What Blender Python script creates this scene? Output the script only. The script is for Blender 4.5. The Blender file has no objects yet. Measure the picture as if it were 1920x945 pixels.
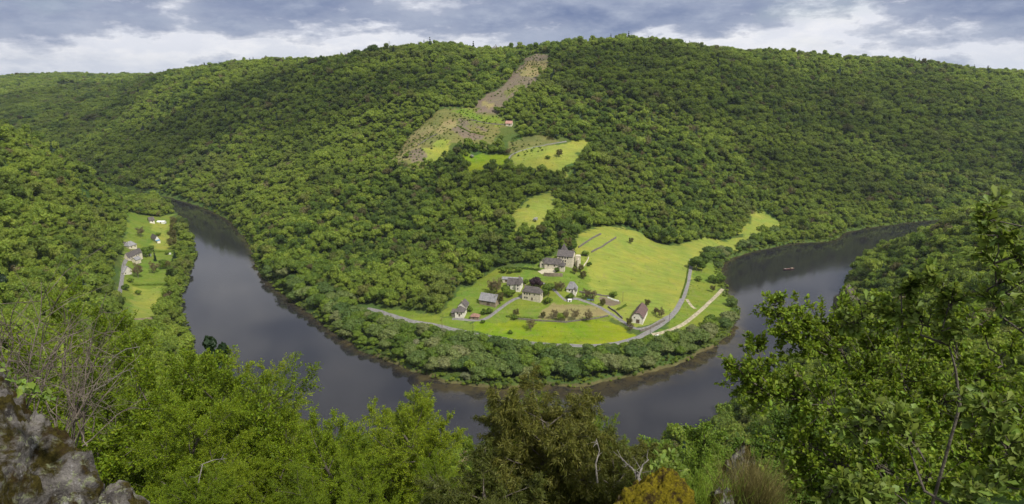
import bpy, math, random
import numpy as np
from mathutils import Vector
R = math.radians
rng = np.random.default_rng(7)
SC = bpy.context.scene
COL = SC.collection

# ------------------------------------------------------------------ camera
CAM_H = 180.0
FPX = 1251.0                      # focal length in pixels of the 1920 px wide photograph
PITCH = R(15.3)
cd = bpy.data.cameras.new('camera'); cam = bpy.data.objects.new('camera', cd); COL.objects.link(cam)
cam.location = (0, 0, CAM_H); cam.rotation_euler = (math.pi/2 - PITCH, 0, 0)
cd.sensor_width = 36; cd.lens = 36*FPX/1920; cd.clip_start = 0.1; cd.clip_end = 30000
SC.camera = cam

# ------------------------------------------------------------------ light and sky
SUN_EL, SUN_X, SUN_Y = R(50), 0.64, -0.77
sd = bpy.data.lights.new('sun', 'SUN'); so = bpy.data.objects.new('sun', sd); COL.objects.link(so)
sd.energy = 4.0; sd.angle = R(2.5); sd.color = (1.0, 0.95, 0.86)
sdir = Vector((SUN_X*math.cos(SUN_EL), SUN_Y*math.cos(SUN_EL), math.sin(SUN_EL)))
so.rotation_euler = sdir.to_track_quat('Z', 'Y').to_euler()
W = bpy.data.worlds.new('World'); SC.world = W; W.use_nodes = True
SC.view_settings.view_transform = 'Standard'; SC.view_settings.look = 'None'
SC.view_settings.exposure = 0.27; SC.view_settings.gamma = 1.0

class NT:
    def __init__(s, tree): s.t = tree; s.n = tree.nodes; s.l = tree.links
    def add(s, typ, **kw):
        n = s.n.new(typ)
        for k, v in kw.items():
            if k.startswith('i_'):
                n.inputs[k[2:].replace('_', ' ')].default_value = v
            else: setattr(n, k, v)
        return n
    def link(s, a, b): s.l.new(a, b)
    def math(s, op, a, b=None, clamp=False):
        n = s.n.new('ShaderNodeMath'); n.operation = op; n.use_clamp = clamp
        for i, v in enumerate((a, b)):
            if v is None: continue
            if isinstance(v, (int, float)): n.inputs[i].default_value = v
            else: s.l.new(v, n.inputs[i])
        return n.outputs[0]
    def mix(s, fac, a, b, blend='MIX'):
        n = s.n.new('ShaderNodeMix'); n.data_type = 'RGBA'; n.blend_type = blend
        for sock, v in ((n.inputs[0], fac), (n.inputs[6], a), (n.inputs[7], b)):
            if isinstance(v, (int, float)): sock.default_value = v
            elif isinstance(v, tuple): sock.default_value = v if len(v) == 4 else v + (1,)
            else: s.l.new(v, sock)
        return n.outputs[2]
    def noise(s, vec, scale, detail=3, rough=.55, dist=0, out=0):
        n = s.n.new('ShaderNodeTexNoise'); n.inputs['Scale'].default_value = scale
        n.inputs['Detail'].default_value = detail; n.inputs['Roughness'].default_value = rough
        n.inputs['Distortion'].default_value = dist
        if vec is not None: s.l.new(vec, n.inputs['Vector'])
        return n.outputs[out]
    def ramp(s, fac, stops, interp='LINEAR'):
        n = s.n.new('ShaderNodeValToRGB'); cr = n.color_ramp; cr.interpolation = interp
        while len(cr.elements) < len(stops): cr.elements.new(.5)
        for e, (p, c) in zip(cr.elements, stops):
            e.position = p; e.color = (c, c, c, 1) if isinstance(c, (int, float)) else tuple(c) + (1,)
        s.l.new(fac, n.inputs[0]); return n.outputs[0]

def build_world():
    t = NT(W.node_tree); t.n.clear()
    out = t.add('ShaderNodeOutputWorld'); bg = t.add('ShaderNodeBackground'); bg2 = t.add('ShaderNodeBackground')
    sky = t.add('ShaderNodeTexSky', sky_type='NISHITA'); sky.sun_disc = False
    sky.sun_elevation = SUN_EL; sky.sun_rotation = math.atan2(SUN_X, SUN_Y)
    bg.inputs[1].default_value = 0.1; t.link(sky.outputs[0], bg.inputs[0])
    tc = t.add('ShaderNodeTexCoord'); g = tc.outputs['Generated']
    mp = t.add('ShaderNodeMapping'); mp.inputs['Scale'].default_value = (1, 1, 2.9); t.link(g, mp.inputs[0])
    mp.inputs['Location'].default_value = (3.1, 0.7, 0.2)
    v = mp.outputs[0]
    sep = t.add('ShaderNodeSeparateXYZ'); t.link(g, sep.inputs[0]); z = sep.outputs[2]
    n1 = t.noise(v, 5.0, 10, .59, 0)
    n2 = t.noise(v, 15.0, 9, .64, 0)
    n3 = t.noise(v, 2.2, 3, .5)
    n = t.math('ADD', t.math('MULTIPLY', n1, .68), t.math('MULTIPLY', n2, .32))
    # grey cloud undersides grow with height above the horizon
    zf = t.ramp(z, [(0.0, -0.0), (0.022, -.01), (.07, .135), (.25, .06), (1, -.04)])
    d = t.math('ADD', n, zf)
    dark = t.ramp(d, [(.530, 0.0), (.550, .32), (.570, .55), (.595, .85), (.645, 1), (1, 1)])
    white = t.ramp(n3, [(.35, (.60, .63, .72)), (.55, (.78, .80, .87))])
    puffs = t.mix(t.ramp(n2, [(.45, 0), (.62, 1)]), white, (.90, .90, .93))
    mp2 = t.add('ShaderNodeMapping'); mp2.inputs['Scale'].default_value = (1, 1, 2.9); mp2.inputs['Location'].default_value = (3.1, 0.7, 0.235); t.link(g, mp2.inputs[0])
    n1b = t.noise(mp2.outputs[0], 5.0, 10, .59, 0)
    lump = t.math('ADD', t.math('MULTIPLY', t.math('SUBTRACT', n1, n1b), 5.0), .5, True)      # lit tops and dark bases of the cloud lumps
    grey = t.mix(t.math('ADD', t.math('MULTIPLY', t.ramp(n2, [(.35, 0), (.65, 1)]), .4), t.math('MULTIPLY', lump, .6)), (.135, .19, .35), (.42, .47, .59))
    c = t.mix(dark, puffs, grey)
    t.link(c, bg2.inputs[0]); bg2.inputs[1].default_value = 0.86
    cov = t.ramp(t.noise(v, 4.0, 4, .5), [(.30, .72), (.42, 1)])
    ms = t.add('ShaderNodeMixShader'); t.link(cov, ms.inputs[0]); t.link(bg.outputs[0], ms.inputs[1]); t.link(bg2.outputs[0], ms.inputs[2])
    t.link(ms.outputs[0], out.inputs[0])
build_world()

# ------------------------------------------------------------------ picture rays (used to find where on the ground a thing stands)
cp_, sp_ = math.cos(PITCH), math.sin(PITCH)
def ray(u, v):
    a = (u-960)/FPX; b = -(v-472.5)/FPX
    return np.array([a, cp_ + b*sp_, -sp_ + b*cp_])
def at_y(u, v, y):
    d = ray(u, v); k = y/d[1]; return np.array([d[0]*k, y, CAM_H + d[2]*k])
def at_z(u, v, z=0.0):
    d = ray(u, v); k = (z-CAM_H)/d[2]; return np.array([d[0]*k, d[1]*k, z])
def project(p):
    p = np.atleast_2d(p); x = p[:, 0]; y = p[:, 1]; z = p[:, 2]-CAM_H
    dep = y*cp_ - z*sp_; up = y*sp_ + z*cp_
    dep = np.where(dep < .01, .01, dep)
    return np.stack([960 + FPX*x/dep, 472.5 - FPX*up/dep, dep], 1)

def vnoise(x, y, seed=0):
    x = np.asarray(x, float); y = np.asarray(y, float)
    xi = np.floor(x).astype(np.int64); yi = np.floor(y).astype(np.int64)
    fx = x-xi; fy = y-yi; fx = fx*fx*(3-2*fx); fy = fy*fy*(3-2*fy)
    def h(a, b):
        n = (a*374761393 + b*668265263 + seed*1442695041) & 0xffffffff
        n = ((n ^ (n >> 13))*1274126177) & 0xffffffff
        return ((n ^ (n >> 16)) & 0xffff)/65535.0
    return (h(xi, yi)*(1-fx)+h(xi+1, yi)*fx)*(1-fy) + (h(xi, yi+1)*(1-fx)+h(xi+1, yi+1)*fx)*fy
def fbm(x, y, seed=0, oct=4):
    s = 0; a = .5
    for i in range(oct):
        s = s + a*(vnoise(x*2**i, y*2**i, seed+i*17)-.5)*2; a *= .5
    return s

# ------------------------------------------------------------------ river outline (water level)
INNER = [(60, 338), (150, 345), (225, 352), (330, 373), (400, 397), (440, 422), (470, 462), (487, 508), (530, 552), (600, 602), (660, 648), (720, 673),
         (790, 702), (870, 722), (960, 728), (1040, 724), (1120, 720), (1200, 703), (1270, 683), (1330, 655), (1366, 622), (1385, 590),
         (1372, 560), (1352, 520), (1360, 492), (1400, 474), (1450, 463), (1500, 455), (1560, 451), (1590, 434), (1650, 424), (1720, 415), (1790, 409), (1900, 402), (2100, 396), (2500, 392)]
OUTER = [(60, 352), (150, 358), (240, 366), (310, 380), (345, 420), (362, 455), (366, 490), (350, 530), (341, 580), (352, 620), (362, 655), (382, 695),
         (440, 745), (540, 800), (680, 845), (850, 870), (1050, 880), (1200, 862), (1280, 832), (1360, 790), (1450, 715), (1530, 645), (1572, 600), (1582, 540),
         (1610, 500), (1690, 468), (1790, 430), (1900, 420), (2100, 412), (2500, 405)]
def smooth_poly(P, n=6):
    P = np.array(P, float); Q = np.vstack([2*P[0]-P[1], P, 2*P[-1]-P[-2]]); out = []
    for i in range(1, len(Q)-2):
        p0, p1, p2, p3 = Q[i-1], Q[i], Q[i+1], Q[i+2]
        for k in range(n):
            t = k/n
            out.append(.5*((2*p1)+(-p0+p2)*t+(2*p0-5*p1+4*p2-p3)*t*t+(-p0+3*p1-3*p2+p3)*t**3))
    out.append(P[-1]); return np.array(out)
innW = smooth_poly([at_z(u, v)[:2] for u, v in INNER], 4)
outW = smooth_poly([at_z(u, v)[:2] for u, v in OUTER], 4)
RIV = np.vstack([innW, outW[::-1]])
def pip(x, y, poly):
    c = np.zeros(x.shape, bool); n = len(poly)
    for i in range(n):
        x1, y1 = poly[i]; x2, y2 = poly[(i+1) % n]
        if y1 == y2: continue
        m = ((y1 > y) != (y2 > y)) & (x < (x2-x1)*(y-y1)/(y2-y1)+x1)
        c ^= m
    return c
def dist_poly(x, y, poly, closed=True):
    d = np.full(x.shape, 1e9); n = len(poly)
    for i in range(n if closed else n-1):
        a = poly[i]; b = poly[(i+1) % n]; e = b-a; L = max(e@e, 1e-9)
        t = np.clip(((x-a[0])*e[0]+(y-a[1])*e[1])/L, 0, 1)
        d = np.minimum(d, (x-a[0]-t*e[0])**2+(y-a[1]-t*e[1])**2)
    return np.sqrt(d)

# ------------------------------------------------------------------ height control points
CP = []   # x, y, z
def cy(c, *rows):
    for u, v, y in rows:
        p = at_y(u, v, y); p[2] -= 8.5*c; CP.append(p)
def cz(*rows):
    for u, v, z in rows: CP.append(at_z(u, v, z))
for P in (INNER[::1], OUTER[::1]):
    for u, v in P: CP.append(np.array([*at_z(u, v)[:2], 1.5]))
# flat bank with the hamlet
cz((700, 585, 7), (820, 612, 8), (950, 637, 8), (1090, 649, 8), (1190, 634, 8), (1262, 590, 8), (1290, 520, 8), (860, 597, 11), (917, 572, 14),
   (1000, 568, 15), (960, 540, 19), (1050, 508, 28), (1020, 520, 23), (1070, 548, 18), (1198, 606, 10.5), (1150, 540, 16), (1200, 500, 18), (1250, 490, 14), (1200, 455, 24),
   (1120, 445, 36), (1090, 480, 30), (1320, 472, 12), (1300, 540, 6), (1440, 405, 14), (1420, 435, 9), (1340, 600, 4), (1130, 600, 10), (1000, 600, 10.5), (940, 610, 9.5),
   (750, 578, 11), (820, 575, 14), (660, 550, 11), (560, 512, 12), (520, 480, 12), (1060, 470, 33), (1250, 462, 19))
# main hill, canopy heights
cy(1, (900, 480, 530), (850, 500, 512), (800, 480, 535), (700, 500, 535), (900, 400, 600), (800, 400, 615), (950, 350, 640), (900, 300, 700), (1100, 400, 610), (1100, 330, 670), (1200, 360, 680), (1170, 250, 790),
   (800, 330, 690), (740, 285, 770), (700, 400, 640), (600, 480, 575), (600, 400, 650), (600, 300, 780), (600, 200, 940), (600, 110, 1130), (700, 91, 1080), (680, 300, 760), (690, 200, 900),
   (450, 380, 790), (450, 300, 900), (450, 200, 1080), (450, 124, 1290), (520, 400, 690), (520, 300, 840), (520, 200, 1010), (300, 320, 1020), (300, 250, 1180), (300, 180, 1400), (330, 136, 1600), (400, 124, 1400),
   (100, 325, 1130), (100, 250, 1380), (100, 190, 1750), (100, 150, 2250), (200, 300, 1160), (200, 220, 1450), (200, 160, 2000), (0, 250, 1500), (-200, 250, 1600), (-200, 150, 2300), (0, 143, 2600), (280, 143, 2500), (-300, 200, 2000),
   (820, 86, 1040), (760, 200, 850), (760, 140, 960), (900, 101, 1030), (900, 150, 930), (1100, 78, 1020), (1170, 74, 1030), (1100, 150, 910), (1100, 220, 810), (1290, 82, 1060), (1290, 200, 880), (1290, 300, 760),
   (1290, 400, 680), (1230, 430, 650), (1360, 420, 700), (1430, 380, 780), (1430, 300, 840), (1430, 200, 960), (1400, 97, 1130), (1500, 100, 1200), (1560, 385, 800), (1560, 300, 890), (1560, 200, 1050), (1600, 111, 1270),
   (1750, 372, 850), (1750, 300, 940), (1750, 200, 1120), (1700, 112, 1330), (1780, 120, 1350), (1920, 350, 930), (1920, 250, 1080), (1870, 138, 1380), (1920, 143, 1400), (2100, 340, 950), (2100, 240, 1150), (2200, 150, 1450))
# fields and clearings on the hill, bare ground
cy(0, (1000, 395, 590), (975, 420, 570), (1040, 290, 700), (1090, 275, 722), (900, 303, 690), (1000, 268, 728), (850, 230, 780), (920, 240, 775), (790, 270, 735), (750, 303, 715), (900, 205, 815), (960, 175, 860), (990, 140, 920), (1018, 107, 990))
# left flank and strip
cy(1, (0, 222, 560), (60, 262, 620), (120, 305, 690), (180, 340, 760), (235, 378, 840), (0, 300, 470), (0, 400, 380), (0, 500, 300), (100, 400, 480), (100, 500, 400), (180, 420, 660), (190, 500, 510),
   (0, 600, 200), (100, 600, 280), (190, 590, 390), (0, 700, 110), (100, 700, 150), (200, 660, 250), (-150, 160, 460), (-300, 250, 330), (-300, 400, 240), (-200, 150, 700))
cz((238, 450, 11), (232, 500, 12), (228, 560, 12), (260, 600, 9), (300, 600, 6), (325, 500, 5), (300, 430, 5), (290, 650, 12))
# right flank
cy(1, (1900, 650, 130), (1900, 500, 300), (1900, 430, 480), (1750, 600, 300), (1750, 530, 400), (1650, 560, 425), (1640, 505, 480), (1700, 461, 540), (1800, 415, 590), (1920, 374, 640), (2100, 330, 660), (2100, 430, 400), (2100, 600, 160), (1650, 700, 200),
   (1420, 775, 88), (1300, 850, 75), (1550, 800, 100), (1500, 780, 140))
def polar(az, r, z): CP.append(np.array([r*math.sin(R(az)), r*math.cos(R(az)), z]))
for az in (-35, -22, -8, 5, 17):
    polar(az, 4, 177.3); polar(az, 10, 171); polar(az, 25, 159.5); polar(az, 60, 129)
for az in (-18, -8, 2, 12):
    polar(az, 110, 90); polar(az, 180, 45); polar(az, 240, 15)
for az in (30, 42, 55): polar(az, 4, 177.2); polar(az, 14, 170); polar(az, 40, 150)
for az in (-50, -62): polar(az, 4, 178); polar(az, 20, 170); polar(az, 60, 150)
for az in (-90, -135, 180, 135, 90):
    for r in (4, 40, 300, 1500, 5000): polar(az, r, 178+min(r, 300)*.08)
for az in (-60, -45, -30, -15, 0, 15, 30, 45, 60): polar(az, 6000, 100)
for az, r, z in ((-2, 1250, 205), (6, 1300, 208), (-12, 1350, 190), (14, 1350, 205), (22, 1600, 195), (32, 1800, 175), (-20, 1800, 170), (0, 2500, 150), (-36, 3800, 110), (20, 3000, 140), (38, 2600, 120), (36, 760, 1.5), (34, 745, 3)): polar(az, r, z)
CP = np.array(CP)
def pcoord(x, y):
    r = np.sqrt(x*x+y*y); return np.arctan2(x, y)*1.6, np.log(np.maximum(r, 3.0))
def U(r2):
    return np.where(r2 > 1e-12, r2*np.log(np.maximum(r2, 1e-12)), 0)
ca, cr_ = pcoord(CP[:, 0], CP[:, 1]); n = len(CP)
K = U((ca[:, None]-ca)**2+(cr_[:, None]-cr_)**2) + np.eye(n)*0.0015
Pm = np.stack([np.ones(n), ca, cr_], 1)
A = np.block([[K, Pm], [Pm.T, np.zeros((3, 3))]])
sol = np.linalg.solve(A, np.concatenate([CP[:, 2], np.zeros(3)]))
def tps(x, y):
    a, r = pcoord(x, y); sh = a.shape; a = a.ravel(); r = r.ravel(); out = np.empty(a.size)
    for i in range(0, a.size, 40000):
        A_ = a[i:i+40000, None]; R_ = r[i:i+40000, None]
        out[i:i+40000] = U((A_-ca)**2+(R_-cr_)**2) @ sol[:n] + sol[n] + sol[n+1]*a[i:i+40000] + sol[n+2]*r[i:i+40000]
    return out.reshape(sh)
# polar grid
az1 = np.concatenate([np.linspace(-180, -52, 40)[:-1], np.linspace(-52, 52, 620), np.linspace(52, 180, 40)[1:]])
az1 = np.radians(az1)
lr1 = np.concatenate([np.linspace(math.log(.5), math.log(60), 90)[:-1], np.linspace(math.log(60), math.log(330), 130)[:-1],
                      np.linspace(math.log(330), math.log(760), 290)[:-1], np.linspace(math.log(760), math.log(1700), 150)[:-1], np.linspace(math.log(1700), math.log(9000), 60)])
AZ, LR = np.meshgrid(az1, lr1)
RR = np.exp(LR); GX = np.exp(LR)*np.sin(AZ); GY = np.exp(LR)*np.cos(AZ)
GZ = tps(GX, GY)
near = (GY > 180) & (GY < 2300) & (np.abs(GX) < 1600)
wxr = GX[near]+fbm(GX[near]/11, GY[near]/11, 61, 4)*4; wyr = GY[near]+fbm(GX[near]/11, GY[near]/11, 67, 4)*4
inside = np.zeros(GX.shape, bool); inside[near] = pip(wxr, wyr, RIV)
dr = np.full(GX.shape, 900.0); dr[near] = dist_poly(wxr, wyr, RIV)
hillw = np.clip((GZ-24)/40, 0, 1)*np.clip(dr/80, 0, 1)*np.clip((np.hypot(GX, GY)-120)/350, 0, 1)*(1-.75*np.clip((GZ-130)/50, 0, 1))
GZ = GZ + hillw*(fbm(GX/230, GY/230, 3, 5)*22 + (1-np.abs(fbm(GX/120+GY/400, GY/300, 23, 3))*3)*3)
GZ = GZ-9*np.clip((GZ-150)/50, 0, 1)*(GY > 500)
lim = 0.5 + dr*np.where(GY > 0, 0.75, 9)
soft = np.minimum(GZ, lim)
GZ = np.where(inside, -np.minimum(3.5, .25+dr*.35), np.maximum(soft, .35+np.minimum(dr, 20)*.06))
DR = np.where(inside, -dr, dr)
# the ledge the viewpoint stands on, falling away at once in front
led = np.interp(RR, [0, 1.1, 1.6, 3.0, 5.0, 8.0, 12.0], [178.3, 178.3, 177.6, 176.5, 174.6, 172.0, 169.5])
fw = np.clip((R(75)-np.abs(AZ))/R(20), 0, 1)
GZ = np.where(RR < 12, np.minimum(GZ, led)*fw+np.where(RR < 4, 178.3, GZ)*(1-fw), GZ)
def gsample(G, x, y):
    x = np.atleast_1d(np.asarray(x, float)); y = np.atleast_1d(np.asarray(y, float))
    a = np.arctan2(x, y); l = np.log(np.maximum(np.hypot(x, y), .501))
    ia = np.clip(np.searchsorted(az1, a)-1, 0, len(az1)-2); il = np.clip(np.searchsorted(lr1, l)-1, 0, len(lr1)-2)
    fa = (a-az1[ia])/(az1[ia+1]-az1[ia]); fl = np.clip((l-lr1[il])/(lr1[il+1]-lr1[il]), 0, 1)
    return (G[il, ia]*(1-fa)+G[il, ia+1]*fa)*(1-fl)+(G[il+1, ia]*(1-fa)+G[il+1, ia+1]*fa)*fl
def H(x, y): return gsample(GZ, x, y)
def h1(x, y): return float(H(x, y)[0])
_ts = np.exp(np.linspace(math.log(4), math.log(4500), 2600))
def ground(u, v, lift=0.0):
    """the ground point seen at a pixel"""
    d = ray(u, v); P = d[None, :]*_ts[:, None]; g = H(P[:, 0], P[:, 1])
    below = np.nonzero((P[:, 2]+CAM_H < g+lift) | (P[:, 2]+CAM_H < 0))[0]
    k = below[0] if len(below) else len(_ts)-1
    p = P[k]; return np.array([p[0], p[1], h1(p[0], p[1])])
def visible(x, y, z, margin=0.0):
    """which points clear the bare terrain, seen from the viewpoint's surroundings"""
    ok = np.ones(len(x), bool)
    for f in np.linspace(.05, .985, 70):
        ok &= H(x*f, y*f) < CAM_H + (z-CAM_H)*f + margin*f
    return ok
def world_poly(P): return np.array([ground(u, v)[:2] for u, v in P])
# ------------------------------------------------------------------ materials
def new_mat(name):
    m = bpy.data.materials.new(name); m.use_nodes = True; t = NT(m.node_tree); t.n.clear()
    o = t.add('ShaderNodeOutputMaterial'); return m, t, o
def obj_coord(t): return t.add('ShaderNodeTexCoord').outputs['Object']
def world_pos(t): return t.add('ShaderNodeNewGeometry').outputs['Position']
def plain(name, c, rough=.8, var=.25, scale=1.5, metal=0, bump=.0, c2=None, detail=5, dist=.2):
    m, t, o = new_mat(name); p = t.add('ShaderNodeBsdfPrincipled'); t.link(p.outputs[0], o.inputs[0])
    co = obj_coord(t); nz = t.noise(co, scale, detail, .6, dist)
    f = t.ramp(nz, [(.3, 0), (.7, 1)])
    lo = tuple(x*(1-var) for x in c); hi = tuple(min(1, x*(1+var)) for x in (c2 or c))
    t.link(t.mix(f, lo, hi), p.inputs['Base Color']); p.inputs['Roughness'].default_value = rough; p.inputs['Metallic'].default_value = metal
    if bump:
        b = t.add('ShaderNodeBump'); b.inputs['Strength'].default_value = bump; b.inputs['Distance'].default_value = .1
        t.link(t.noise(co, scale*4, 5, .6), b.inputs['Height']); t.link(b.outputs[0], p.inputs['Normal'])
    return m
def leaf_mat(name, stops, patch=None, trans=.35, leafvar=.35, sat=None, scale=.35, gloss=.12, browns=0.0):
    """foliage: colour differs from tree to tree (random per object) and from spray to spray"""
    m, t, o = new_mat(name)
    oi = t.add('ShaderNodeObjectInfo'); base = t.ramp(oi.outputs['Random'], stops)
    if patch is not None:      # stands of lighter and darker species across the hill
        nz = t.noise(oi.outputs['Location'], 1/130, 3, .55); f = t.ramp(nz, [(.42, 0), (.56, 1)])
        base = t.mix(t.math('MULTIPLY', f, .55), base, patch)
        nz2 = t.noise(oi.outputs['Location'], 1/45, 2, .5); f2 = t.ramp(nz2, [(.52, 0), (.7, 1)])
        base = t.mix(t.math('MULTIPLY', f2, .5), base, (.045, .085, .02)); nz3 = t.noise(oi.outputs['Location'], 1/70, 3, .5); f3 = t.ramp(nz3, [(.57, 0), (.66, 1)]); base = t.mix(t.math('MULTIPLY', f3, .4), base, (.17, .175, .06))
    at = t.add('ShaderNodeAttribute', attribute_name='leaf'); sep = t.add('ShaderNodeSeparateColor'); t.link(at.outputs['Color'], sep.inputs[0])
    k = t.math('ADD', t.math('MULTIPLY', sep.outputs[0], 2*leafvar), 1-leafvar)
    hsv = t.add('ShaderNodeHueSaturation'); t.link(base, hsv.inputs['Color']); t.link(k, hsv.inputs['Value'])
    t.link(t.math('ADD', t.math('MULTIPLY', sep.outputs[1], .035), .4825), hsv.inputs['Hue'])
    hsv.inputs['Saturation'].default_value = 1.0
    c = hsv.outputs[0]
    d = t.add('ShaderNodeBsdfPrincipled'); t.link(c, d.inputs['Base Color']); d.inputs['Roughness'].default_value = .55
    d.inputs['Specular IOR Level'].default_value = gloss*2
    tr = t.add('ShaderNodeBsdfTranslucent'); tc = t.mix(.25, c, (.35, .40, .04), 'MIX'); t.link(tc, tr.inputs[0])
    ms = t.add('ShaderNodeMixShader'); ms.inputs[0].default_value = trans
    t.link(d.outputs[0], ms.inputs[1]); t.link(tr.outputs[0], ms.inputs[2]); t.link(ms.outputs[0], o.inputs[0])
    return m
def bark_mat(name, a, b, scale=6):
    return plain(name, a, .9, .35, scale, bump=.5, c2=b)

M = {}
M['forest'] = leaf_mat('forest leaves', [(0, (.070, .122, .024)), (.2, (.128, .205, .028)), (.6, (.215, .300, .036)), (.9, (.305, .385, .052)), (.97, (.12, .11, .04)), (1, (.13, .11, .045))], patch=(.285, .365, .045), trans=.5)
M['oak'] = leaf_mat('broad leaves', [(0, (.075, .130, .014)), (.5, (.125, .195, .018)), (1, (.175, .25, .025))])
M['willow'] = leaf_mat('willow leaves', [(0, (.075, .130, .028)), (.4, (.130, .190, .042)), (.8, (.175, .225, .060)), (1, (.22, .235, .095))])
M['willow_pale'] = leaf_mat('pale leaves', [(0, (.17, .19, .09)), (1, (.22, .22, .12))])
M['blossom'] = leaf_mat('blossom', [(0, (.42, .42, .36)), (1, (.5, .5, .44))])
M['beech'] = leaf_mat('copper leaves', [(0, (.030, .014, .020)), (1, (.038, .018, .026))], trans=.15)
M['fir'] = leaf_mat('fir needles', [(0, (.015, .032, .012)), (1, (.025, .05, .018))], trans=.1)
M['fresh'] = leaf_mat('fresh leaves', [(0, (.125, .185, .008)), (.5, (.165, .235, .010)), (1, (.22, .275, .014))], trans=.45, leafvar=.45)
M['juniper'] = leaf_mat('juniper sprays', [(0, (.075, .090, .016)), (1, (.115, .115, .020))], trans=.3, leafvar=.55)
M['oakleaf'] = leaf_mat('oak leaves', [(0, (.19, .28, .020)), (1, (.20, .285, .024))], trans=.55, leafvar=.45, gloss=.2)
M['youngleaf'] = leaf_mat('young oak leaves', [(0, (.15, .22, .03)), (1, (.2, .27, .05))], trans=.5, leafvar=.35, gloss=.2)
M['ivy'] = leaf_mat('ivy leaves', [(0, (.16, .24, .03)), (1, (.22, .3, .05))], trans=.4, leafvar=.35, gloss=.25)
M['bud'] = leaf_mat('budding twigs', [(0, (.14, .11, .055)), (1, (.19, .15, .07))], trans=.2)
M['bark'] = bark_mat('bark', (.055, .042, .03), (.11, .095, .075))
M['twig'] = bark_mat('dry twig', (.085, .065, .048), (.17, .14, .11), 12)
M['deadwood'] = bark_mat('dead wood', (.10, .088, .075), (.22, .20, .18), 14)

# ------------------------------------------------------------------ mesh helpers
def mk_mesh(name, V, F, mats, midx=None, smooth=False, attr=None):
    me = bpy.data.meshes.new(name); V = np.asarray(V, np.float32)
    if isinstance(F, np.ndarray):
        k = F.shape[1]; me.vertices.add(len(V)); me.vertices.foreach_set('co', V.ravel())
        me.loops.add(F.size); me.loops.foreach_set('vertex_index', F.astype(np.int32).ravel())
        me.polygons.add(len(F)); me.polygons.foreach_set('loop_start', np.arange(0, F.size, k, dtype=np.int32))
        me.polygons.foreach_set('loop_total', np.full(len(F), k, np.int32))
    else: me.from_pydata([tuple(v) for v in V], [], F)
    for m in (mats if isinstance(mats, (list, tuple)) else [mats]): me.materials.append(m)
    if midx is not None: me.polygons.foreach_set('material_index', np.asarray(midx, np.int32))
    if smooth: me.polygons.foreach_set('use_smooth', np.ones(len(me.polygons), bool))
    if attr is not None:
        for nm, (dom, arr) in attr.items():
            a = me.attributes.new(nm, 'FLOAT_COLOR', dom); arr = np.asarray(arr, np.float32)
            if arr.shape[1] == 3: arr = np.concatenate([arr, np.ones((len(arr), 1), np.float32)], 1)
            a.data.foreach_set('color', arr.ravel())
    me.update(); me.validate() if False else None
    return me
def link(name, me, parent=None, loc=None):
    o = bpy.data.objects.new(name, me); COL.objects.link(o)
    if parent: o.parent = parent
    if loc is not None: o.location = loc
    return o
def tag(o, label=None, cat=None, group=None, kind=None):
    if label: o['label'] = label
    if cat: o['category'] = cat
    if group: o['group'] = group
    if kind: o['kind'] = kind
    return o
def thing(name, label, cat, loc=(0, 0, 0), rz=0, group=None):
    o = bpy.data.objects.new(name, None); COL.objects.link(o); o.location = loc; o.rotation_euler = (0, 0, rz); o.empty_display_size = .5
    return tag(o, label, cat, group)
def copy_tree(o, parent=None):
    c = o.copy(); COL.objects.link(c); c.parent = parent
    for ch in o.children: copy_tree(ch, c)
    return c

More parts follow.
